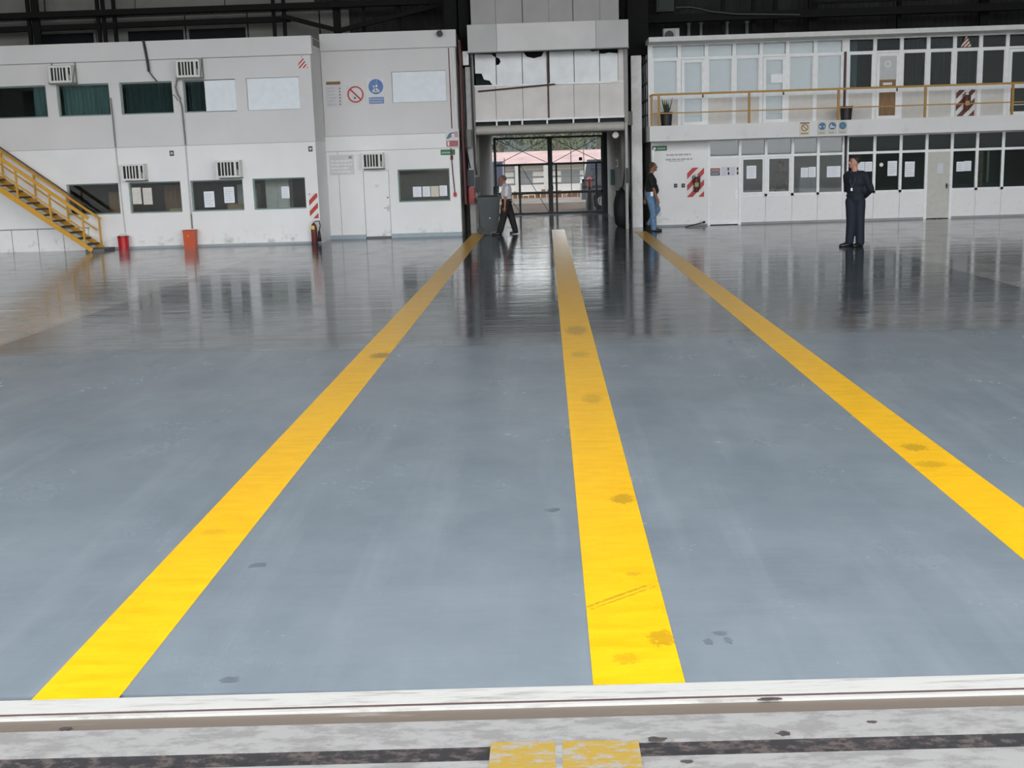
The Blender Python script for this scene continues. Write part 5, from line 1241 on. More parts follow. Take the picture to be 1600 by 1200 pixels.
# ---- plants on the balcony
LEAF = pmat('snake_plant_leaf', (0.035, 0.06, 0.03), 0.5)
def pot(label, x, y, leaves):
    t = thing('potted_plant', label, 'plant', (x, y, S_TOP))
    MB().lathe(x, y, [(0.145, S_TOP), (0.17, S_TOP + 0.33), (0.185, S_TOP + 0.34), (0.185, S_TOP + 0.38), (0.16, S_TOP + 0.38), (0.15, S_TOP + 0.33), (0.001, S_TOP + 0.33)], 18).build('pot', BLACK, t)
    MB().lathe(x, y, [(0.15, S_TOP + 0.30), (0.152, S_TOP + 0.345), (0.001, S_TOP + 0.345)], 14).build('soil', pmat('soil', (0.06, 0.045, 0.03), 0.95), t)
    rng = random.Random(4)
    for k in range(leaves):
        a = rng.uniform(0, 6.28); l = rng.uniform(0.28, 0.52) if leaves > 3 else rng.uniform(0.05, 0.1); lean = rng.uniform(0.05, 0.16)
        b = Vector((x + 0.06 * math.cos(a), y + 0.06 * math.sin(a), S_TOP + 0.33)); tp = b + Vector((lean * math.cos(a), lean * math.sin(a), l)); mid = (b + tp) / 2 + Vector((0.01, 0, 0))
        s_ = Vector((-math.sin(a), math.cos(a), 0)) * 0.028; nrm = Vector((math.cos(a), math.sin(a), 0)) * 0.006
        mb = MB(); mb.v = [tuple(b - s_ * 0.6), tuple(b + s_ * 0.6), tuple(mid - s_), tuple(mid + s_), tuple(tp), tuple(b + nrm), tuple(mid + nrm)]
        mb.f = [(0, 1, 3, 2), (2, 3, 4), (0, 2, 6, 5), (5, 6, 3, 1), (2, 4, 6), (6, 4, 3), (0, 5, 1)]
        mb.build('leaf', LEAF, t)
    return t
pot('snake plant in a black pot at the passage end of the balcony', PX(1041, 180, YF + 0.35)[0], YF + 0.35, 11)
pot('black pot on the balcony beside the facade joint', PX(1322, 178, YF + 0.35)[0], YF + 0.35, 3)

# ---- signs on slab and right wall
x0, z1 = PC(1249.5, 190, YF); x1, z0 = PC(1265, 209, YF)
z0, z1 = 2.47, 2.82
t, y = plate('no_smoking_sign', 'cream no smoking sign on the balcony slab', 'sign', x0, x1, z0, z1, YF, CREAM)
cx, cz = (x0 + x1) / 2, z0 + 0.21
MB().ring(cx, cz, 0.075, 0.10, y - 0.004, y, 20).build('ring', BROWN, t)
MB().beam((cx - 0.065, y - 0.002, cz + 0.065), (cx + 0.065, y - 0.002, cz - 0.065), 0.004, 0.022).build('slash', BROWN, t)
MB().box(x0 + 0.01, x1 - 0.01, y - 0.004, y, z1 - 0.03, z1).build('top_edge', pmat('edge_brown', (0.12, 0.08, 0.06), 0.7), t)
letter_rows(MB(), x0 + 0.04, x1 - 0.04, z0 + 0.02, z0 + 0.08, 1, y - 0.003, y, 0.5, 0.1).build('caption', BROWN, t)
for k, (px, nm, shape) in enumerate(((1284.5, 'left of three, pale face symbol', 0), (1300.5, 'middle of three, white cap symbol', 1), (1316.5, 'right of three, plain', 2))):
    x = PX(px, 198, YF)[0]; z = 2.70
    t, y = plate('mandatory_sign', 'round blue mandatory sign on the balcony slab, %s' % nm, 'sign', x - 0.125, x + 0.125, 2.47, 2.83, YF, pmat('slab_sign_cream', (0.60, 0.585, 0.53), 0.6), 'blue round signs on the balcony slab')
    MB().disc(x, z, 0.10, y - 0.004, y, 22).build('disc', TEALB, t)
    mb = MB()
    if shape == 0: mb.disc(x - 0.05, z - 0.01, 0.028, y - 0.007, y - 0.004, 12).disc(x + 0.055, z - 0.01, 0.022, y - 0.007, y - 0.004, 12)
    elif shape == 1: mb.prism([(x - 0.07, z - 0.05), (x + 0.075, z - 0.05), (x + 0.06, z - 0.01), (x + 0.0, z + 0.005), (x - 0.03, z + 0.05), (x - 0.065, z + 0.03)], y - 0.007, y - 0.004)
    else: mb.disc(x, z, 0.045, y - 0.006, y - 0.004, 14)
    mb.build('pictogram', pmat('pale_lilac', (0.55, 0.60, 0.70), 0.6) if shape < 2 else pmat('mid_blue', (0.09, 0.24, 0.38), 0.6), t)
    letter_rows(MB(), x - 0.08, x + 0.08, 2.48, 2.56, 1, y - 0.003, y, 0.4, 0.3).build('caption', pmat('tan_print', (0.40, 0.36, 0.30), 0.7), t)
# green exit sign on the right wall
x0, z1 = PC(1019, 223.5, YC); x1, z0 = PC(1042, 231, YC)
t, y = plate('green_exit_sign', 'green exit sign under the balcony end on the right wall', 'sign', x0, x1, z0, z1, YC, GREEN)
MB().box(x0 + 0.03, x0 + 0.10, y - 0.003, y, z0 + 0.03, z1 - 0.04).build('arrow', SIGNW, t)
letter_rows(MB(), x0 + 0.14, x1 - 0.04, z0 + 0.03, z1 - 0.04, 1, y - 0.003, y, 0.6, 0.05).build('lettering', pmat('pale_green', (0.3, 0.5, 0.36), 0.6), t)
# dark lettering painted on the right wall (too small to read)
lt = thing('wall_lettering', 'three lines of small dark lettering on the right wall', 'lettering', (3.9, YC, 2.0))
for (a, b, c, d, f_) in ((1041, 236, 1080, 239.5, 0.7), (1040, 243.5, 1082, 246.3, 0.8), (1045, 246.8, 1069, 248.6, 0.6)):
    x0, z1 = PC(a, b, YC); x1, z0 = PC(c, d, YC)
    letter_rows(MB(), x0, x1, z0, z1, 1, YC - 0.004, YC, f_, 0.03).build('text_line', pmat('wall_letter', (0.45, 0.44, 0.43), 0.8), lt)
# striped extinguisher boards
def ext_board(label, elabel, px0, py0, px1, py1, Y, mat, zlo=None):
    x0, z1 = PC(px0, py0, Y); x1, z0 = PC(px1, py1, Y)
    if zlo: z0 = max(z0, zlo)
    striped_board('extinguisher_board', label, 'sign', rect(x0, x1, z0, z1), Y, 0.235, mat)
    cx = (x0 + x1) / 2 + 0.01; zb_ = z0 + 0.16
    t = thing('fire_extinguisher', elabel, 'fire extinguisher', (cx, Y - 0.12, zb_))
    MB().lathe(cx, Y - 0.10, [(0.07, zb_), (0.078, zb_ + 0.02), (0.078, zb_ + 0.34), (0.055, zb_ + 0.40), (0.03, zb_ + 0.43)], 16).build('cylinder', DRED, t, True)
    MB().box(cx - 0.055, cx + 0.055, Y - 0.19, Y - 0.15, zb_ + 0.13, zb_ + 0.25).build('yellow_label', pmat('khaki_label', (0.42, 0.36, 0.14), 0.6), t)
    MB().lathe(cx, Y - 0.10, [(0.045, zb_ + 0.42), (0.05, zb_ + 0.47), (0.03, zb_ + 0.50)], 12).build('valve', pmat('valve_white', (0.72, 0.72, 0.70), 0.5), t)
    MB().tube([(cx - 0.03, Y - 0.1, zb_ + 0.46), (cx - 0.10, Y - 0.1, zb_ + 0.44), (cx - 0.105, Y - 0.1, zb_ + 0.25)], 0.014, 6).tube([(cx + 0.03, Y - 0.1, zb_ + 0.46), (cx + 0.10, Y - 0.1, zb_ + 0.42), (cx + 0.095, Y - 0.1, zb_ + 0.05)], 0.016, 6).build('hose', BLACK, t)
    MB().box(cx - 0.03, cx + 0.03, Y - 0.03, Y - 0.014, zb_ + 0.1, zb_ + 0.5).build('wall_bracket', BLACK, t)
ext_board('large red and white striped board beside the white office door', 'fire extinguisher hanging on the striped board beside the white door', 1073.5, 258.5, 1100, 304, YC, RED)
ext_board('red and white striped board on the balcony at the right', 'fire extinguisher hanging on the balcony striped board', 1494, 143, 1521.5, 185, YC, DRED, S_TOP)
x, z = PC(1509.5, 68, YC)
striped_board('warning_triangle', 'red and white striped triangle on the dark upper transom', 'sign', [(x - 0.15, z - 0.16), (x + 0.15, z - 0.16), (x, z + 0.16)], YC - 0.012, 0.08, pmat('orange_stripe', (0.28, 0.05, 0.02), 0.6))
for px, lab in ((1055.5, 'left of two small black wall switches'), (1067.5, 'right of two small black wall switches')):
    x, z = PC(px, 286, YC)
    t = thing('wall_switch', lab, 'switch', (x, YC, z - 0.05))
    MB().box(x - 0.045, x + 0.045, YC - 0.03, YC, z - 0.055, z + 0.055).build('case', BLACK, t)
    MB().box(x - 0.02, x + 0.02, YC - 0.036, YC - 0.03, z - 0.02, z + 0.02).build('rocker', INK, t)
# plates on the white door
def dplate(label, px0, py0, px1, py1, mat, name='door_sign'):
    x0, z1 = PC(px0, py0, YC); x1, z0 = PC(px1, py1, YC)
    t, y = plate(name, label, 'sign', x0, x1, z0, z1, YC + 0.01, mat)
    letter_rows(MB(), x0 + 0.02, x1 - 0.02, z0 + 0.01, z1 - 0.01, 1, y - 0.003, y, 0.4, 0.1).build('lettering', pmat('plate_light', (0.5, 0.45, 0.45), 0.6), t)
dplate('dark red name plate on the white office door', 1110, 260, 1125, 265.3, pmat('plate_red', (0.28, 0.05, 0.06), 0.5))
dplate('dark green name plate on the white office door', 1110, 266, 1125, 271.3, pmat('plate_green', (0.05, 0.09, 0.10), 0.5))
paper(1127, 258, 1136, 272, YC + 0.008, 'left lilac sheet on the white office door', PC, pmat('lilac_paper', (0.66, 0.66, 0.74), 0.7), 3)
paper(1141, 258, 1149, 272, YC + 0.008, 'right lilac sheet on the white office door', PC, pmat('lilac_paper', (0.66, 0.66, 0.74), 0.7), 3)
for k, (px, py, m_, lab) in enumerate(((1138, 261.5, DRED, 'upper red mark between the sheets on the white door'), (1138.5, 268.3, BLACK, 'lower black mark between the sheets on the white door'), (1152.5, 261.5, DRED, 'upper red mark right of the sheets on the white door'), (1152.6, 268, BLACK, 'lower black mark right of the sheets on the white door'))):
    x, z = PC(px, py, YC)
    tag(MB().box(x - 0.025, x + 0.025, YC - 0.002, YC + 0.01, z - 0.045, z + 0.045).build('door_sticker', m_), lab, 'sticker')
# loose rod at the wall foot
t = thing('broom_handle', 'dark rod lying against the foot of the right wall', 'rod', (4.0, YC - 0.25, 0))
MB().tube([(PX(1071, 351, 34.2)[0], 34.15, 0.015), (PX(1100, 346, 34.7)[0], 34.72, 0.10)], 0.016, 8).build('handle', BLACK, t)
MB().tube([(PX(1099.5, 346, 34.7)[0], 34.70, 0.10), (PX(1101, 346, 34.7)[0], 34.75, 0.105)], 0.035, 10).build('grip', BLACK, t)
# grey condenser on the roof
cx = PX(1048, 45, 35.2)[0]
t = thing('roof_condenser', 'white air conditioning condenser on the glazed office roof', 'condenser', (cx, 35.2, R_TOP))
MB().box(cx - 0.22, cx + 0.23, 35.05, 35.4, R_TOP, R_TOP + 0.33).build('case', pmat('condenser_white', (0.42, 0.43, 0.43), 0.6), t)
MB().tube([(cx - 0.06, 35.03, R_TOP + 0.14), (cx - 0.06, 35.05, R_TOP + 0.14)], 0.13, 18).build('fan', BLACK, t)
MB().box(cx + 0.12, cx + 0.21, 35.035, 35.05, R_TOP + 0.03, R_TOP + 0.29).build('service_panel', pmat('service_pale', (0.55, 0.56, 0.58), 0.5), t)
for px, lab in ((1076, 'short pale pipe on the glazed office roof nearest the condenser'), (1095, 'pale pipe on the glazed office roof, second from the condenser'), (1136, 'pale pipe on the glazed office roof, third from the condenser'), (1167, 'pale pipe on the glazed office roof, farthest from the condenser')):
    x = PX(px, 45, 37.9)[0]
    tag(MB().tube([(x, 37.9, 5.3), (x, 37.9, 5.95)], 0.05, 8).tube([(x, 37.9, 5.95), (x, 37.9, 6.0)], 0.07, 8).build('roof_pipe', pmat('pipe_pale', (0.30, 0.31, 0.32), 0.5)), lab, 'pipe')

# ------------------------------------------------------------------ office contents seen through the glass
def cabinet(label, x0, x1, y0, y1, h, mat, z=0.0):
    t = thing('cabinet', label, 'cabinet', ((x0 + x1) / 2, y0, z))
    MB().box(x0, x1, y0, y1, z, z + h).build('body', mat, t)
    xm = (x0 + x1) / 2
    for a, b in ((x0 + 0.01, xm - 0.005), (xm + 0.005, x1 - 0.01)):
        d = MB().box(a, b, y0 - 0.02, y0, z + 0.05, z + h - 0.03).build('door', mat, t)
        MB().box(b - 0.04, b - 0.02, y0 - 0.035, y0 - 0.02, z + h * 0.5, z + h * 0.6).build('handle', GALV, d)
    return t
def desk(label, x0, x1, y0, y1, mat, h=0.74):
    t = thing('desk', label, 'desk', ((x0 + x1) / 2, (y0 + y1) / 2, 0))
    MB().box(x0, x1, y0, y1, h - 0.04, h).build('top', mat, t)
    for a in (x0 + 0.03, x1 - 0.08):
        for b in (y0 + 0.03, y1 - 0.08): MB().box(a, a + 0.05, b, b + 0.05, 0, h - 0.04).build('leg', DARKST, t)
    MB().box(x0 + 0.08, x1 - 0.08, y1 - 0.05, y1 - 0.03, 0.2, h - 0.04).build('back_panel', mat, t)
    return t
def carton(label, x, y, z, w, d, h):
    t = thing('carton', label, 'box', (x, y, z))
    MB().box(x - w / 2, x + w / 2, y - d / 2, y + d / 2, z, z + h).build('box', pmat('cardboard', (0.42, 0.29, 0.17), 0.85), t)
    MB().box(x - w / 2, x + w / 2, y - 0.03, y + 0.03, z + h, z + h + 0.003).build('tape', CREAM, t)
cabinet('brown cabinet inside the window behind the stairs', -12.3, -11.6, 33.4, 33.9, 1.5, WOOD)
cabinet('brown cabinet inside the window with a double notice', -10.75, -10.0, 33.5, 34.0, 1.65, WOOD)
desk('desk inside the window with a double notice', -11.2, -9.9, 32.4, 33.0, WOOD)
carton('carton on the desk behind the double notice window', -10.1, 32.6, 0.74, 0.4, 0.3, 0.28)
cabinet('grey cabinet inside the two-paper window', -8.7, -8.15, 33.6, 34.1, 1.6, pmat('cabinet_grey', (0.40, 0.40, 0.38), 0.5))
desk('desk inside the two-paper window', -9.4, -8.2, 32.5, 33.1, pmat('desk_beige', (0.50, 0.42, 0.32), 0.6))
carton('carton on the desk behind the two-paper window', -8.5, 32.7, 0.74, 0.45, 0.35, 0.35)
cabinet('pale cabinet inside the single-paper window', -7.75, -7.1, 33.0, 33.5, 1.9, pmat('cabinet_pale', (0.55, 0.54, 0.50), 0.5))
desk('desk inside the recessed wall window', -4.0, -2.8, 33.9, 34.5, pmat('desk_beige', (0.50, 0.42, 0.32), 0.6))
t = thing('ceiling_tube_lamp', 'lit tube lamp inside the recessed wall window', 'lamp', (-3.2, 35.5, 2.38))
MB().box(-3.45, -3.35, 34.6, 36.2, 2.40, 2.46).build('housing', FRAME, t)
MB().tube([(-3.40, 34.7, 2.37), (-3.40, 36.1, 2.37)], 0.02, 8).build('tube', pmat('tube_glow', (1, 1, 1), 0.4, emit=(1.0, 0.98, 0.92), estr=5.0), t)
for i, (xa, xb) in enumerate(((5.7, 6.9), (7.2, 8.3), (9.0, 10.0), (11.7, 12.9))):
    desk('pale office desk behind the lower glazing, %s' % ['next to the white door', 'left of the guard', 'right of the guard', 'right of the beige door'][i], xa, xb, 35.9, 36.6, pmat('desk_pale', (0.58, 0.56, 0.52), 0.6), 0.78)
cabinet('grey filing cabinet behind the lower glazing left of the guard', 7.9, 8.5, 37.6, 38.2, 1.5, pmat('cabinet_grey', (0.40, 0.40, 0.38), 0.5))
cabinet('dark cabinet behind the lower glazing right of the guard', 9.4, 10.2, 37.4, 38.0, 1.7, pmat('cabinet_dark', (0.10, 0.09, 0.08), 0.5))

# unseen surroundings behind the camera; hangar and tree line shaped for pane reflections
struct('ground_field', MB().box(-400, 400, -420, -255, -0.6, -0.1), pmat('field_green', (0.14, 0.18, 0.07), 0.95), 'grass beyond the apron')
struct('hill_front', MB().hexa([(-400, -400, -1), (400, -400, -1), (400, -380, -1), (-400, -380, -1), (-400, -395, 0.5), (400, -395, 0.8), (400, -390, 0.8), (-400, -390, 0.5)]), pmat('hill_dark', (0.05, 0.07, 0.05), 0.95), 'unseen tree line beyond the apron, kept low for the mirrored sky')  # height lowered so the transoms mirror sky above it

hg = thing('added_dark_hangar', 'unseen dark hangar added across the apron to darken the left window reflections', 'building', (-60, -130, 0))  # added out of view so the left panes mirror something dark
MB().box(-105, -22, -160, -130, 0, 15).build('wall', pmat('added_hangar_wall', (0.05, 0.055, 0.055), 0.8), hg)
MB().hexa([(-107, -162, 15), (-20, -162, 15), (-20, -128, 15), (-107, -128, 15), (-107, -146, 20), (-20, -146, 20), (-20, -144, 20), (-107, -144, 20)]).build('roof', pmat('added_hangar_roof', (0.08, 0.08, 0.08), 0.8), hg)
for k in range(4): MB().box(-100 + 20 * k, -83 + 20 * k, -129.9, -129.7, 0, 11).build('door', pmat('added_hangar_door', (0.09, 0.10, 0.11), 0.7), hg)

# ================================================================== PEOPLE
def cone_mesh(p0, r0, p1, r1, n=14):
    """tapered capsule"""
    p0, p1 = Vector(p0), Vector(p1); d = p1 - p0; L_ = d.length; d.normalize()
    a = Vector((0, 0, 1)) if abs(d.z) < 0.9 else Vector((1, 0, 0)); u = d.cross(a).normalized(); w = d.cross(u)
    mb = MB(); ringl = []
    for k in range(1, 5):
        t = math.pi / 2 * k / 4; ringl.append((p0 - d * (r0 * math.cos(t)), r0 * math.sin(t)))
    for k in range(0, 4):
        t = math.pi / 2 * k / 4; ringl.append((p1 + d * (r1 * math.sin(t)), r1 * math.cos(t)))
    mb.v.append(tuple(p0 - d * r0))
    for c, r in ringl:
        for j in range(n):
            t = 2 * math.pi * j / n; mb.v.append(tuple(c + u * (r * math.cos(t)) + w * (r * math.sin(t))))
    mb.v.append(tuple(p1 + d * r1)); e = len(mb.v) - 1
    for j in range(n): mb.f.append((0, 1 + (j + 1) % n, 1 + j))
    for i in range(len(ringl) - 1):
        for j in range(n):
            a0 = 1 + i * n + j; a1 = 1 + i * n + (j + 1) % n; mb.f.append((a0, a1, a1 + n, a0 + n))
    k = 1 + (len(ringl) - 1) * n
    for j in range(n): mb.f.append((e, k + j, k + (j + 1) % n))
    return mb
def seg_dist(p, s):
    if s[0] == 'c':
        _, a, ra, b, rb, _t = s; ab = b - a; t = max(0, min(1, (p - a).dot(ab) / max(ab.length_squared, 1e-9)))
        return (p - (a + ab * t)).length - (ra + (rb - ra) * t)
    _, c, r, M, _t = s
    q = M.transposed() @ (p - c); k = Vector((q.x / r[0], q.y / r[1], q.z / r[2])).length
    return (k - 1) * min(r)
def person(label, base, prims, mats, fingers, voxel=0.011, extra=None, fingermat=None):
    """one continuous body surface grown from tapered limbs (voxel-fused); fingers rooted in the palms belong to the same mesh"""
    bx, by, bz = base
    t = thing('person', label, 'person', base)
    B = Vector(base)
    allm = MB(); segs = []
    for s in prims:
        if s[0] == 'c':
            a, b = B + Vector(s[1]), B + Vector(s[3]); segs.append(('c', a, s[2], b, s[4], s[5])); m = cone_mesh(a, s[2], b, s[4])
        else:
            M = Matrix.Rotation(s[3], 3, 'Z') if len(s) > 4 else Matrix.Identity(3)
            c = B + Vector(s[1]); segs.append(('e', c, s[2], M, s[-1])); m = MB().ellipsoid(c, s[2], 18, 12, M)
        b0 = len(allm.v); allm.v += m.v; allm.f += [tuple(i + b0 for i in f) for f in m.f]
    tmp = allm.build('tmp_body', SKIN)
    md = tmp.modifiers.new('r', 'REMESH'); md.mode = 'VOXEL'; md.voxel_size = voxel; md.use_smooth_shade = True
    sm = tmp.modifiers.new('s', 'SMOOTH'); sm.factor = 0.5; sm.iterations = 5
    dg = bpy.context.evaluated_depsgraph_get()
    me = bpy.data.meshes.new_from_object(tmp.evaluated_get(dg))
    bpy.data.objects.remove(tmp)
    bm = bmesh.new(); bm.from_mesh(me); bpy.data.meshes.remove(me)
    nbody = len(bm.faces)
    names = list(mats.keys())
    for f in bm.faces:
        p = f.calc_center_median()
        best = min(segs, key=lambda s: seg_dist(p, s))
        f.material_index = names.index(best[-1]); f.smooth = True
    fi = names.index('skin')
    for (a, ra, b, rb, c, rc) in fingers:
        for (p, q, r0, r1) in ((a, b, ra, rb), (b, c, rb, rc)):
            m = cone_mesh(B + Vector(p), r0, B + Vector(q), r1, 8)
            vs_ = [bm.verts.new(v) for v in m.v]
            for f in m.f:
                ff = bm.faces.new([vs_[i] for i in f]); ff.material_index = fi; ff.smooth = True
    for v in bm.verts: v.co -= B
    me = bpy.data.meshes.new('body'); bm.to_mesh(me); bm.free()
    for k in names: me.materials.append(mats[k])
    o = bpy.data.objects.new('body', me); C.objects.link(o); o.parent = t
    return t
def hand(palm, dirv, side, spread=0.016, curl=(0, 0, 0), length=0.085):
    """five finger chains rooted in the palm: palm centre, pointing direction, across direction"""
    P_, D, S = Vector(palm), Vector(dirv).normalized(), Vector(side).normalized(); Cv = Vector(curl)
    out = []
    for k, l in zip((-1.5, -0.5, 0.5, 1.5), (0.88, 1.0, 0.95, 0.76)):
        a = P_ + S * spread * k + D * 0.03; b = a + D * (length * l * 0.5) + Cv * 0.012; c = b + D * (length * l * 0.42) + Cv * 0.035
        out.append((a, 0.0095, b, 0.0085, c, 0.007))
    a = P_ - S * 0.03 - D * 0.005; b = a - S * 0.02 + D * 0.03 + Cv * 0.01; c = b + D * 0.032 + Cv * 0.012
    out.append((a, 0.011, b, 0.0095, c, 0.008))
    return out
def face_parts(t, base, hc, r, fx, fy, hair=None, hairmat=None, skin=SKIN, brow=True):
    """eyes, nose, mouth, ears as small pieces on the head; (fx,fy) = facing direction"""
    B = Vector(base) + Vector(hc); Fd = Vector((fx, fy, 0)).normalized(); Sd = Vector((-Fd.y, Fd.x, 0))
    Mf = Matrix((( Fd.x, Sd.x, 0), (Fd.y, Sd.y, 0), (0, 0, 1)))
    for s in (-1, 1): MB().ellipsoid(B + Fd * (r * 0.90) + Sd * (s * r * 0.36) + Vector((0, 0, 0.005)), (0.010, 0.014, 0.008), 8, 6, Mf).build('eye', pmat('eye_dark', (0.03, 0.022, 0.018), 0.3), t, True)
    MB().ellipsoid(B + Fd * (r * 0.98) + Vector((0, 0, -0.075)), (0.012, 0.026, 0.007), 8, 6, Mf).build('mouth', pmat('lip', (0.30, 0.11, 0.09), 0.5), t, True)
    for s in (-1, 1): MB().ellipsoid(B + Sd * (s * r * 0.86) - Fd * 0.01 + Vector((0, 0, -0.015)), (0.022, 0.010, 0.033), 8, 6, Mf).build('ear', skin, t, True)
    for s in (-1, 1): MB().ellipsoid(B + Fd * (r * 0.92) + Sd * (s * r * 0.36) + Vector((0, 0, 0.03)), (0.008, 0.022, 0.005), 8, 6, Mf).build('eyebrow', pmat('brow_dark', (0.02, 0.016, 0.013), 0.8), t, True)
def shoe(t, heel, toe, mat, h=0.075, w=0.048, base=None, lift=0.0, tilt=None):
    B = Vector(base) if base else Vector((0, 0, 0))
    a, b = Vector(heel), Vector(toe); d = (b - a); d.normalize(); s = d.cross(Vector((0, 0, 1))).normalized(); up = s.cross(d).normalized()
    mb = MB(); prof = [(0.0, 0.75, 0.95), (0.25, 0.9, 1.0), (0.5, 0.9, 0.85), (0.78, 1.0, 0.62), (0.94, 0.75, 0.5), (1.0, 0.35, 0.35)]
    L_ = (b - a).length; n = 10
    for (u, ww, hh) in prof:
        for j in range(n):
            th = 2 * math.pi * j / n; cx_, cz_ = math.cos(th), math.sin(th)
            zz = max(cz_, -0.25) * h * hh if cz_ > 0 else 0.0
            mb.v.append(tuple(B + a + d * (L_ * u) + s * (cx_ * w * ww) + up * (0.012 + zz if cz_ > 0.05 else 0.0)))
    for i in range(len(prof) - 1):
        for j in range(n):
            a0 = i * n + j; a1 = i * n + (j + 1) % n; mb.f.append((a0, a1, a1 + n, a0 + n))
    mb.f.append(tuple(range(n))[::-1]); mb.f.append(tuple(range((len(prof) - 1) * n, len(prof) * n)))
    return mb.build('shoe', mat, t, True)

SHOE = pmat('black_shoe', (0.012, 0.012, 0.013), 0.35)
HAIRD = pmat('dark_hair', (0.012, 0.010, 0.010), 0.6)
HAIRG = pmat('greying_hair', (0.10, 0.085, 0.075), 0.8)
BELT = pmat('belt_leather', (0.02, 0.015, 0.012), 0.5)

# --- man walking left in a white short-sleeved shirt
base = (-1.10, 33.35, 0)
M1 = {'skin': pmat('skin_tan', (0.34, 0.14, 0.085), 0.5, var=0.05), 'shirt': pmat('white_shirt', (0.66, 0.66, 0.68), 0.8, var=0.04), 'trousers': pmat('black_trousers', (0.012, 0.011, 0.010), 0.8)}
pr1 = [
 ('e', (0.00, 0, 0.90), (0.145, 0.17, 0.14), 'trousers'), ('c', (0.01, 0, 0.98), 0.145, (0.0, 0, 1.06), 0.14, 'shirt'), ('e', (0.00, 0, 1.14), (0.155, 0.18, 0.17), 'shirt'), ('e', (0.02, 0, 1.25), (0.13, 0.20, 0.14), 'shirt'),
 ('c', (0.01, -0.10, 1.32), 0.075, (0.01, 0.10, 1.32), 0.075, 'shirt'), ('c', (-0.02, 0, 1.34), 0.06, (-0.075, 0, 1.44), 0.056, 'skin'), ('c', (-0.02, 0, 1.345), 0.068, (-0.04, 0, 1.37), 0.064, 'shirt'),
 ('e', (-0.105, 0, 1.515), (0.098, 0.078, 0.112), 'skin'), ('e', (-0.135, 0, 1.475), (0.062, 0.058, 0.078), 'skin'), ('e', (-0.202, 0, 1.505), (0.022, 0.014, 0.026), 'skin'), ('e', (-0.17, 0, 1.43), (0.03, 0.03, 0.02), 'skin'),
 ('c', (0.02, -0.21, 1.30), 0.066, (0.00, -0.235, 1.10), 0.062, 'shirt'), ('c', (0.00, -0.235, 1.10), 0.045, (-0.03, -0.245, 1.02), 0.041, 'skin'), ('c', (-0.03, -0.245, 1.02), 0.041, (-0.045, -0.25, 0.80), 0.028, 'skin'), ('e', (-0.048, -0.25, 0.745), (0.034, 0.02, 0.05), 'skin'),
 ('c', (0.02, 0.21, 1.30), 0.066, (0.05, 0.235, 1.10), 0.062, 'shirt'), ('c', (0.05, 0.235, 1.10), 0.045, (0.03, 0.245, 1.02), 0.04, 'skin'), ('c', (0.03, 0.245, 1.02), 0.041, (-0.10, 0.25, 0.84), 0.028, 'skin'), ('e', (-0.125, 0.25, 0.80), (0.034, 0.02, 0.05), 'skin'),
 ('c', (-0.01, -0.09, 0.86), 0.125, (-0.10, -0.09, 0.48), 0.102, 'trousers'), ('c', (-0.10, -0.09, 0.48), 0.10, (-0.20, -0.09, 0.11), 0.084, 'trousers'),
 ('c', (0.01, 0.09, 0.86), 0.125, (0.12, 0.09, 0.47), 0.10, 'trousers'), ('c', (0.12, 0.09, 0.47), 0.098, (0.215, 0.09, 0.11), 0.082, 'trousers'),
]
f1 = hand((-0.050, -0.25, 0.745), (-0.05, 0, -1), (1, 0, 0), curl=(-0.3, 0.3, 0)) + hand((-0.13, 0.25, 0.795), (-0.4, 0, -1), (1, 0, -0.4), curl=(-0.3, -0.3, 0))
p1 = person('man in a white short-sleeved shirt walking left past the wheelie bin', base, pr1, M1, f1)
face_parts(p1, base, (-0.115, 0, 1.505), 0.092, -1, 0, skin=M1['skin'])
B = Vector(base)
MB().ellipsoid(B + Vector((-0.075, 0, 1.545)), (0.094, 0.083, 0.092), 16, 10).build('hair', HAIRG, p1, True)
shoe(p1, (-0.15, -0.09, 0.0), (-0.43, -0.09, 0.0), SHOE, 0.09, 0.05, base); shoe(p1, (0.30, 0.09, 0.03), (0.06, 0.09, 0.0), SHOE, 0.09, 0.05, base)
mb = MB()
for k in range(24):
    a, c = 2 * math.pi * k / 24, 2 * math.pi * (k + 1) / 24
    q = [(0.148 * math.cos(a), 0.165 * math.sin(a)), (0.148 * math.cos(c), 0.165 * math.sin(c))]
    mb.hexa([B + Vector((q[0][0] * 0.9, q[0][1] * 0.9, 0.955)), B + Vector((q[0][0], q[0][1], 0.955)), B + Vector((q[1][0], q[1][1], 0.955)), B + Vector((q[1][0] * 0.9, q[1][1] * 0.9, 0.955)),
             B + Vector((q[0][0] * 0.9, q[0][1] * 0.9, 0.99)), B + Vector((q[0][0], q[0][1], 0.99)), B + Vector((q[1][0], q[1][1], 0.99)), B + Vector((q[1][0] * 0.9, q[1][1] * 0.9, 0.99))])
mb.build('belt', BELT, p1)

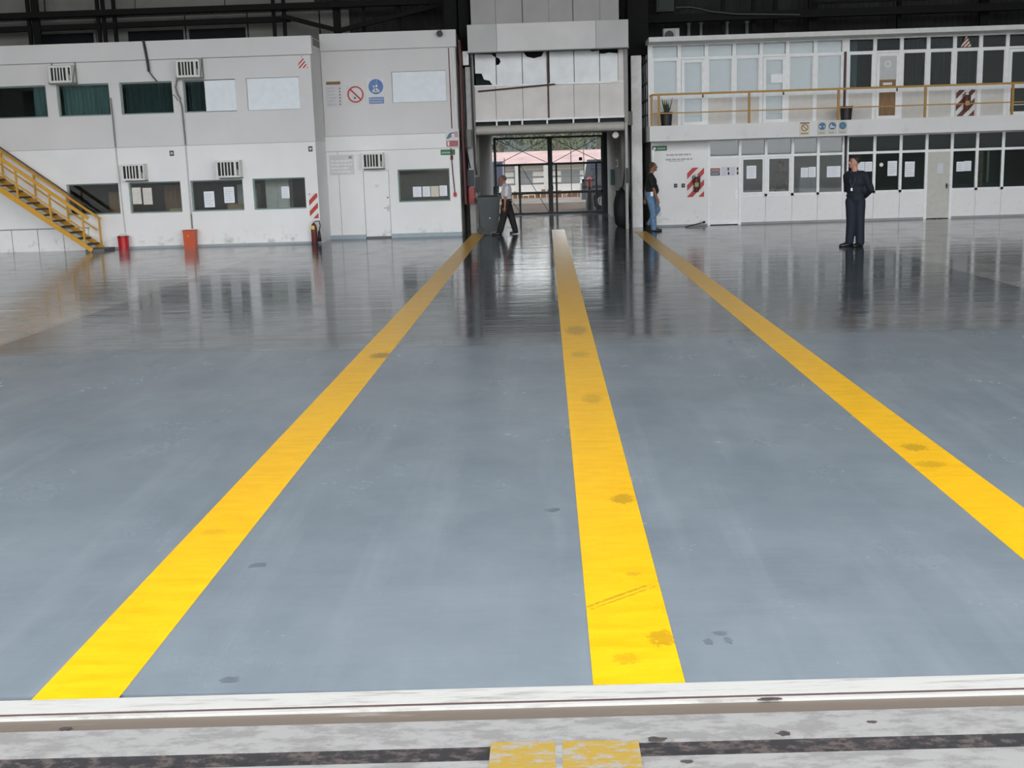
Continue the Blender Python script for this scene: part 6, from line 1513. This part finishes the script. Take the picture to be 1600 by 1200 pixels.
# --- man in black T-shirt and jeans, walking right
base = (2.92, 32.95, 0)
M2 = {'skin': pmat('skin_brown', (0.27, 0.125, 0.075), 0.5, var=0.05), 'shirt': pmat('black_tshirt', (0.010, 0.012, 0.012), 0.85), 'jeans': pmat('blue_jeans', (0.13, 0.23, 0.37), 0.85, var=0.2, scale=14)}
S = 1.875 / 1.80
def sc(v): return tuple(c * S for c in v)
pr2 = [
 ('e', (-0.06, 0, 0.94), (0.145, 0.175, 0.15), 'jeans'), ('e', (-0.02, 0, 1.12), (0.175, 0.185, 0.17), 'shirt'), ('e', (-0.04, 0, 1.28), (0.155, 0.205, 0.18), 'shirt'), ('e', (-0.055, 0, 1.40), (0.115, 0.205, 0.11), 'shirt'), ('e', (0.03, 0, 1.06), (0.14, 0.15, 0.13), 'shirt'),
 ('c', (-0.06, -0.11, 1.44), 0.078, (-0.06, 0.11, 1.44), 0.078, 'shirt'), ('c', (-0.045, 0, 1.48), 0.062, (0.0, 0, 1.58), 0.058, 'skin'),
 ('e', (0.015, 0, 1.675), (0.102, 0.08, 0.118), 'skin'), ('e', (0.045, 0, 1.635), (0.066, 0.06, 0.08), 'skin'), ('e', (0.118, 0, 1.66), (0.022, 0.014, 0.026), 'skin'), ('e', (0.085, 0, 1.585), (0.03, 0.03, 0.02), 'skin'),
 ('c', (-0.06, -0.225, 1.42), 0.07, (-0.02, -0.25, 1.18), 0.066, 'shirt'), ('c', (-0.02, -0.25, 1.20), 0.05, (-0.005, -0.255, 1.12), 0.045, 'skin'), ('c', (-0.005, -0.255, 1.12), 0.046, (0.09, -0.25, 0.87), 0.032, 'skin'), ('e', (0.115, -0.25, 0.81), (0.038, 0.022, 0.055), 'skin'),
 ('c', (-0.06, 0.225, 1.42), 0.07, (-0.12, 0.25, 1.18), 0.066, 'shirt'), ('c', (-0.12, 0.25, 1.20), 0.05, (-0.14, 0.255, 1.10), 0.045, 'skin'), ('c', (-0.14, 0.255, 1.10), 0.045, (-0.17, 0.25, 0.87), 0.031, 'skin'), ('e', (-0.175, 0.25, 0.80), (0.036, 0.022, 0.052), 'skin'),
 ('c', (-0.06, -0.09, 0.88), 0.115, (0.0, -0.09, 0.50), 0.085, 'jeans'), ('c', (0.0, -0.09, 0.50), 0.083, (0.015, -0.09, 0.09), 0.078, 'jeans'),
 ('c', (-0.03, 0.09, 0.88), 0.115, (0.13, 0.09, 0.56), 0.085, 'jeans'), ('c', (0.13, 0.09, 0.56), 0.082, (-0.09, 0.09, 0.20), 0.065, 'jeans'),
]
pr2 = [(s[0], sc(s[1]), s[2] * S, sc(s[3]), s[4] * S, s[5]) if s[0] == 'c' else (s[0], sc(s[1]), sc(s[2]), s[3]) for s in pr2]
f2 = hand(sc((0.12, -0.25, 0.80)), (0.25, 0, -1), (1, 0, 0.25), curl=(-0.4, 0.3, 0)) + hand(sc((-0.178, 0.25, 0.795)), (-0.05, 0, -1), (1, 0, 0), curl=(0.3, -0.3, 0))
p2 = person('man in a black T-shirt and blue jeans walking right beside the right wall', base, pr2, M2, f2)
face_parts(p2, base, sc((0.02, 0, 1.67)), 0.10, 1, 0, skin=M2['skin'])
B = Vector(base)
MB().ellipsoid(B + Vector(sc((-0.008, 0, 1.70))), (0.102, 0.088, 0.102), 16, 10).build('hair', pmat('shaved_hair', (0.055, 0.04, 0.032), 0.8), p2, True)
shoe(p2, (-0.05, -0.094, 0.0), (0.24, -0.094, 0.0), SHOE, 0.09, 0.052, base); shoe(p2, (-0.20, 0.094, 0.20), (-0.02, 0.094, 0.03), SHOE, 0.09, 0.05, base)
MB().box(base[0] - 0.075, base[0] - 0.005, base[1] - 0.245, base[1] - 0.215, 0.96, 1.08).build('phone_pouch', pmat('pouch_white', (0.85, 0.86, 0.88), 0.4), p2)

# --- guard in navy uniform, hands behind the back
base = (6.60, 25.85, 0)
M3 = {'skin': pmat('skin_fair', (0.44, 0.22, 0.155), 0.5, var=0.05), 'jacket': pmat('navy_jacket', (0.005, 0.0085, 0.016), 0.8), 'trousers': pmat('navy_trousers', (0.006, 0.0115, 0.022), 0.8), 'collar': pmat('navy_collar', (0.007, 0.009, 0.014), 0.8)}
S = 1.925 / 1.80
pr3 = [
 ('e', (0.02, 0, 0.97), (0.175, 0.13, 0.15), 'trousers'), ('e', (0.01, 0, 1.12), (0.175, 0.125, 0.17), 'jacket'), ('e', (0.01, 0.0, 1.28), (0.19, 0.13, 0.18), 'jacket'), ('e', (0.01, 0.0, 1.40), (0.185, 0.11, 0.10), 'jacket'), ('e', (0.01, 0, 1.02), (0.182, 0.138, 0.07), 'jacket'),
 ('c', (-0.13, 0.0, 1.435), 0.072, (0.15, 0.0, 1.435), 0.072, 'jacket'), ('c', (0.0, 0.01, 1.45), 0.075, (0.0, 0.015, 1.485), 0.066, 'collar'), ('c', (0.0, 0, 1.48), 0.06, (-0.01, -0.01, 1.58), 0.058, 'skin'),
 ('e', (-0.02, 0.0, 1.68), (0.088, 0.10, 0.118), 'skin'), ('e', (-0.045, -0.025, 1.635), (0.06, 0.066, 0.085), 'skin'), ('e', (-0.095, -0.075, 1.665), (0.018, 0.02, 0.028), 'skin'), ('e', (-0.075, -0.05, 1.585), (0.03, 0.03, 0.02), 'skin'),
 ('c', (0.20, 0.02, 1.40), 0.082, (0.30, 0.08, 1.13), 0.072, 'jacket'), ('c', (0.30, 0.08, 1.13), 0.068, (0.14, 0.20, 0.99), 0.05, 'jacket'), ('e', (0.12, 0.09, 1.14), (0.15, 0.11, 0.13), 'jacket'), ('e', (0.09, 0.22, 0.955), (0.05, 0.03, 0.04), 'skin'),
 ('c', (-0.18, 0.02, 1.40), 0.072, (-0.195, 0.10, 1.14), 0.062, 'jacket'), ('c', (-0.195, 0.10, 1.14), 0.06, (-0.06, 0.20, 0.98), 0.044, 'jacket'), ('e', (-0.01, 0.22, 0.96), (0.05, 0.03, 0.04), 'skin'),
 ('c', (-0.06, -0.02, 0.90), 0.115, (-0.045, -0.03, 0.50), 0.094, 'trousers'), ('c', (-0.045, -0.03, 0.50), 0.094, (-0.075, -0.02, 0.09), 0.082, 'trousers'),
 ('c', (0.10, 0.03, 0.90), 0.115, (0.11, 0.03, 0.50), 0.094, 'trousers'), ('c', (0.11, 0.03, 0.50), 0.094, (0.125, 0.03, 0.08), 0.088, 'trousers'),
]
pr3 = [(s[0], sc(s[1]), s[2] * S, sc(s[3]), s[4] * S, s[5]) if s[0] == 'c' else (s[0], sc(s[1]), sc(s[2]), s[3]) for s in pr3]
ct, snt = math.cos(math.radians(-35)), math.sin(math.radians(-35))
def trn(v): return (v[0] * ct - v[1] * snt, v[0] * snt + v[1] * ct, v[2])
pr3 = [(s[0], trn(s[1]), s[2], trn(s[3]), s[4], s[5]) if s[0] == 'c' else (s[0], trn(s[1]), s[2], math.radians(-35), s[3]) for s in pr3]
f3 = hand(sc((0.06, 0.225, 0.95)), (-1, 0.05, -0.15), (0, 0, 1), curl=(0, -0.2, -0.3)) + hand(sc((0.02, 0.235, 0.955)), (1, 0.05, -0.1), (0, 0, 1), curl=(0, -0.2, -0.3))
f3 = [(trn(a), ra, trn(b), rb, trn(c), rc) for (a, ra, b, rb, c, rc) in f3]
p3 = person('guard in navy uniform standing on the glossy floor with hands behind the back', base, pr3, M3, f3)
face_parts(p3, base, sc(trn((-0.03, -0.015, 1.672))), 0.096, -0.95, -0.32, skin=M3['skin'])
B = Vector(base)
mb = MB(); mb.ellipsoid(B + Vector(sc((0.018, 0.018, 1.725))), (0.112, 0.112, 0.105), 16, 10)
for (x, y, z, r) in ((-0.065, -0.02, 1.775, 0.045), (-0.03, -0.05, 1.785, 0.05), (0.03, -0.045, 1.78, 0.05), (0.06, 0.0, 1.75, 0.055), (0.07, 0.02, 1.70, 0.05)): mb.ellipsoid(B + Vector(sc((x, y, z))), (r, r, r * 0.8), 10, 8)
mb.build('hair', HAIRD, p3, True)
shoe(p3, (-0.01, 0.03, 0.0), (-0.31, -0.05, 0.0), SHOE, 0.10, 0.056, base); shoe(p3, (0.17, -0.02, 0.0), (-0.06, -0.22, 0.0), SHOE, 0.10, 0.056, base)
def V3(x, y, z): return B + Vector(trn((x, y, z)))
MB().tube([V3(0.07, -0.06, 1.60), V3(0.06, -0.155, 1.42), V3(0.0, -0.165, 1.25)], 0.004, 6).tube([V3(-0.07, -0.06, 1.60), V3(-0.05, -0.155, 1.42), V3(0.0, -0.165, 1.25)], 0.004, 6).build('lanyard', pmat('lanyard_grey', (0.10, 0.10, 0.11), 0.6), p3)
MB().tube([V3(0.0, -0.175, 1.25), V3(0.0, -0.18, 1.19)], 0.022, 8).build('badge', PAPER, p3)

# --- figure in the lower glazing, built as a person placed inside
base = (PX(1219, 275, 37.0)[0], 37.0, 0)
M4 = {'skin': M2['skin'], 'shirt': pmat('olive_shirt', (0.07, 0.075, 0.055), 0.85), 'trousers': M1['trousers']}
pr4 = [('e', (0, 0, 0.92), (0.15, 0.14, 0.14), 'trousers'), ('e', (0, 0, 1.10), (0.15, 0.13, 0.17), 'shirt'), ('e', (0, 0, 1.28), (0.18, 0.125, 0.17), 'shirt'), ('c', (-0.13, 0, 1.40), 0.068, (0.13, 0, 1.40), 0.068, 'shirt'), ('c', (0, 0, 1.43), 0.058, (-0.01, 0, 1.53), 0.054, 'skin'),
       ('e', (-0.015, 0, 1.62), (0.088, 0.085, 0.112), 'skin'), ('e', (-0.04, -0.015, 1.58), (0.06, 0.058, 0.075), 'skin'), ('e', (-0.10, -0.03, 1.61), (0.02, 0.015, 0.025), 'skin'),
       ('c', (0.17, 0, 1.38), 0.065, (0.20, -0.02, 1.10), 0.055, 'shirt'), ('c', (0.20, -0.02, 1.10), 0.045, (0.12, -0.18, 0.95), 0.03, 'skin'), ('e', (0.10, -0.21, 0.93), (0.03, 0.045, 0.022), 'skin'),
       ('c', (-0.17, 0, 1.38), 0.065, (-0.20, -0.02, 1.10), 0.055, 'shirt'), ('c', (-0.20, -0.02, 1.10), 0.045, (-0.20, -0.2, 0.97), 0.03, 'skin'), ('e', (-0.20, -0.23, 0.955), (0.03, 0.045, 0.022), 'skin'),
       ('c', (-0.08, 0, 0.86), 0.105, (-0.08, 0, 0.48), 0.08, 'trousers'), ('c', (-0.08, 0, 0.48), 0.078, (-0.08, 0, 0.09), 0.06, 'trousers'), ('c', (0.08, 0, 0.86), 0.105, (0.08, 0, 0.48), 0.08, 'trousers'), ('c', (0.08, 0, 0.48), 0.078, (0.08, 0, 0.09), 0.06, 'trousers')]
f4 = hand((0.10, -0.22, 0.928), (-0.1, -1, -0.2), (1, 0, 0), curl=(0, 0, -0.4)) + hand((-0.20, -0.24, 0.952), (0, -1, -0.2), (1, 0, 0), curl=(0, 0, -0.4))
p4 = person('person in an olive shirt placed inside for the figure in the lower glazing', base, pr4, M4, f4, 0.013)
face_parts(p4, base, (-0.02, -0.005, 1.615), 0.09, -0.9, -0.4, skin=M2['skin'])
B = Vector(base)
MB().ellipsoid(B + Vector((0.01, 0.012, 1.655)), (0.098, 0.095, 0.10), 16, 10).build('hair', HAIRD, p4, True)
shoe(p4, (-0.08, 0.06, 0), (-0.08, -0.2, 0), SHOE, 0.09, 0.05, base); shoe(p4, (0.08, 0.06, 0), (0.08, -0.2, 0), SHOE, 0.09, 0.05, base)
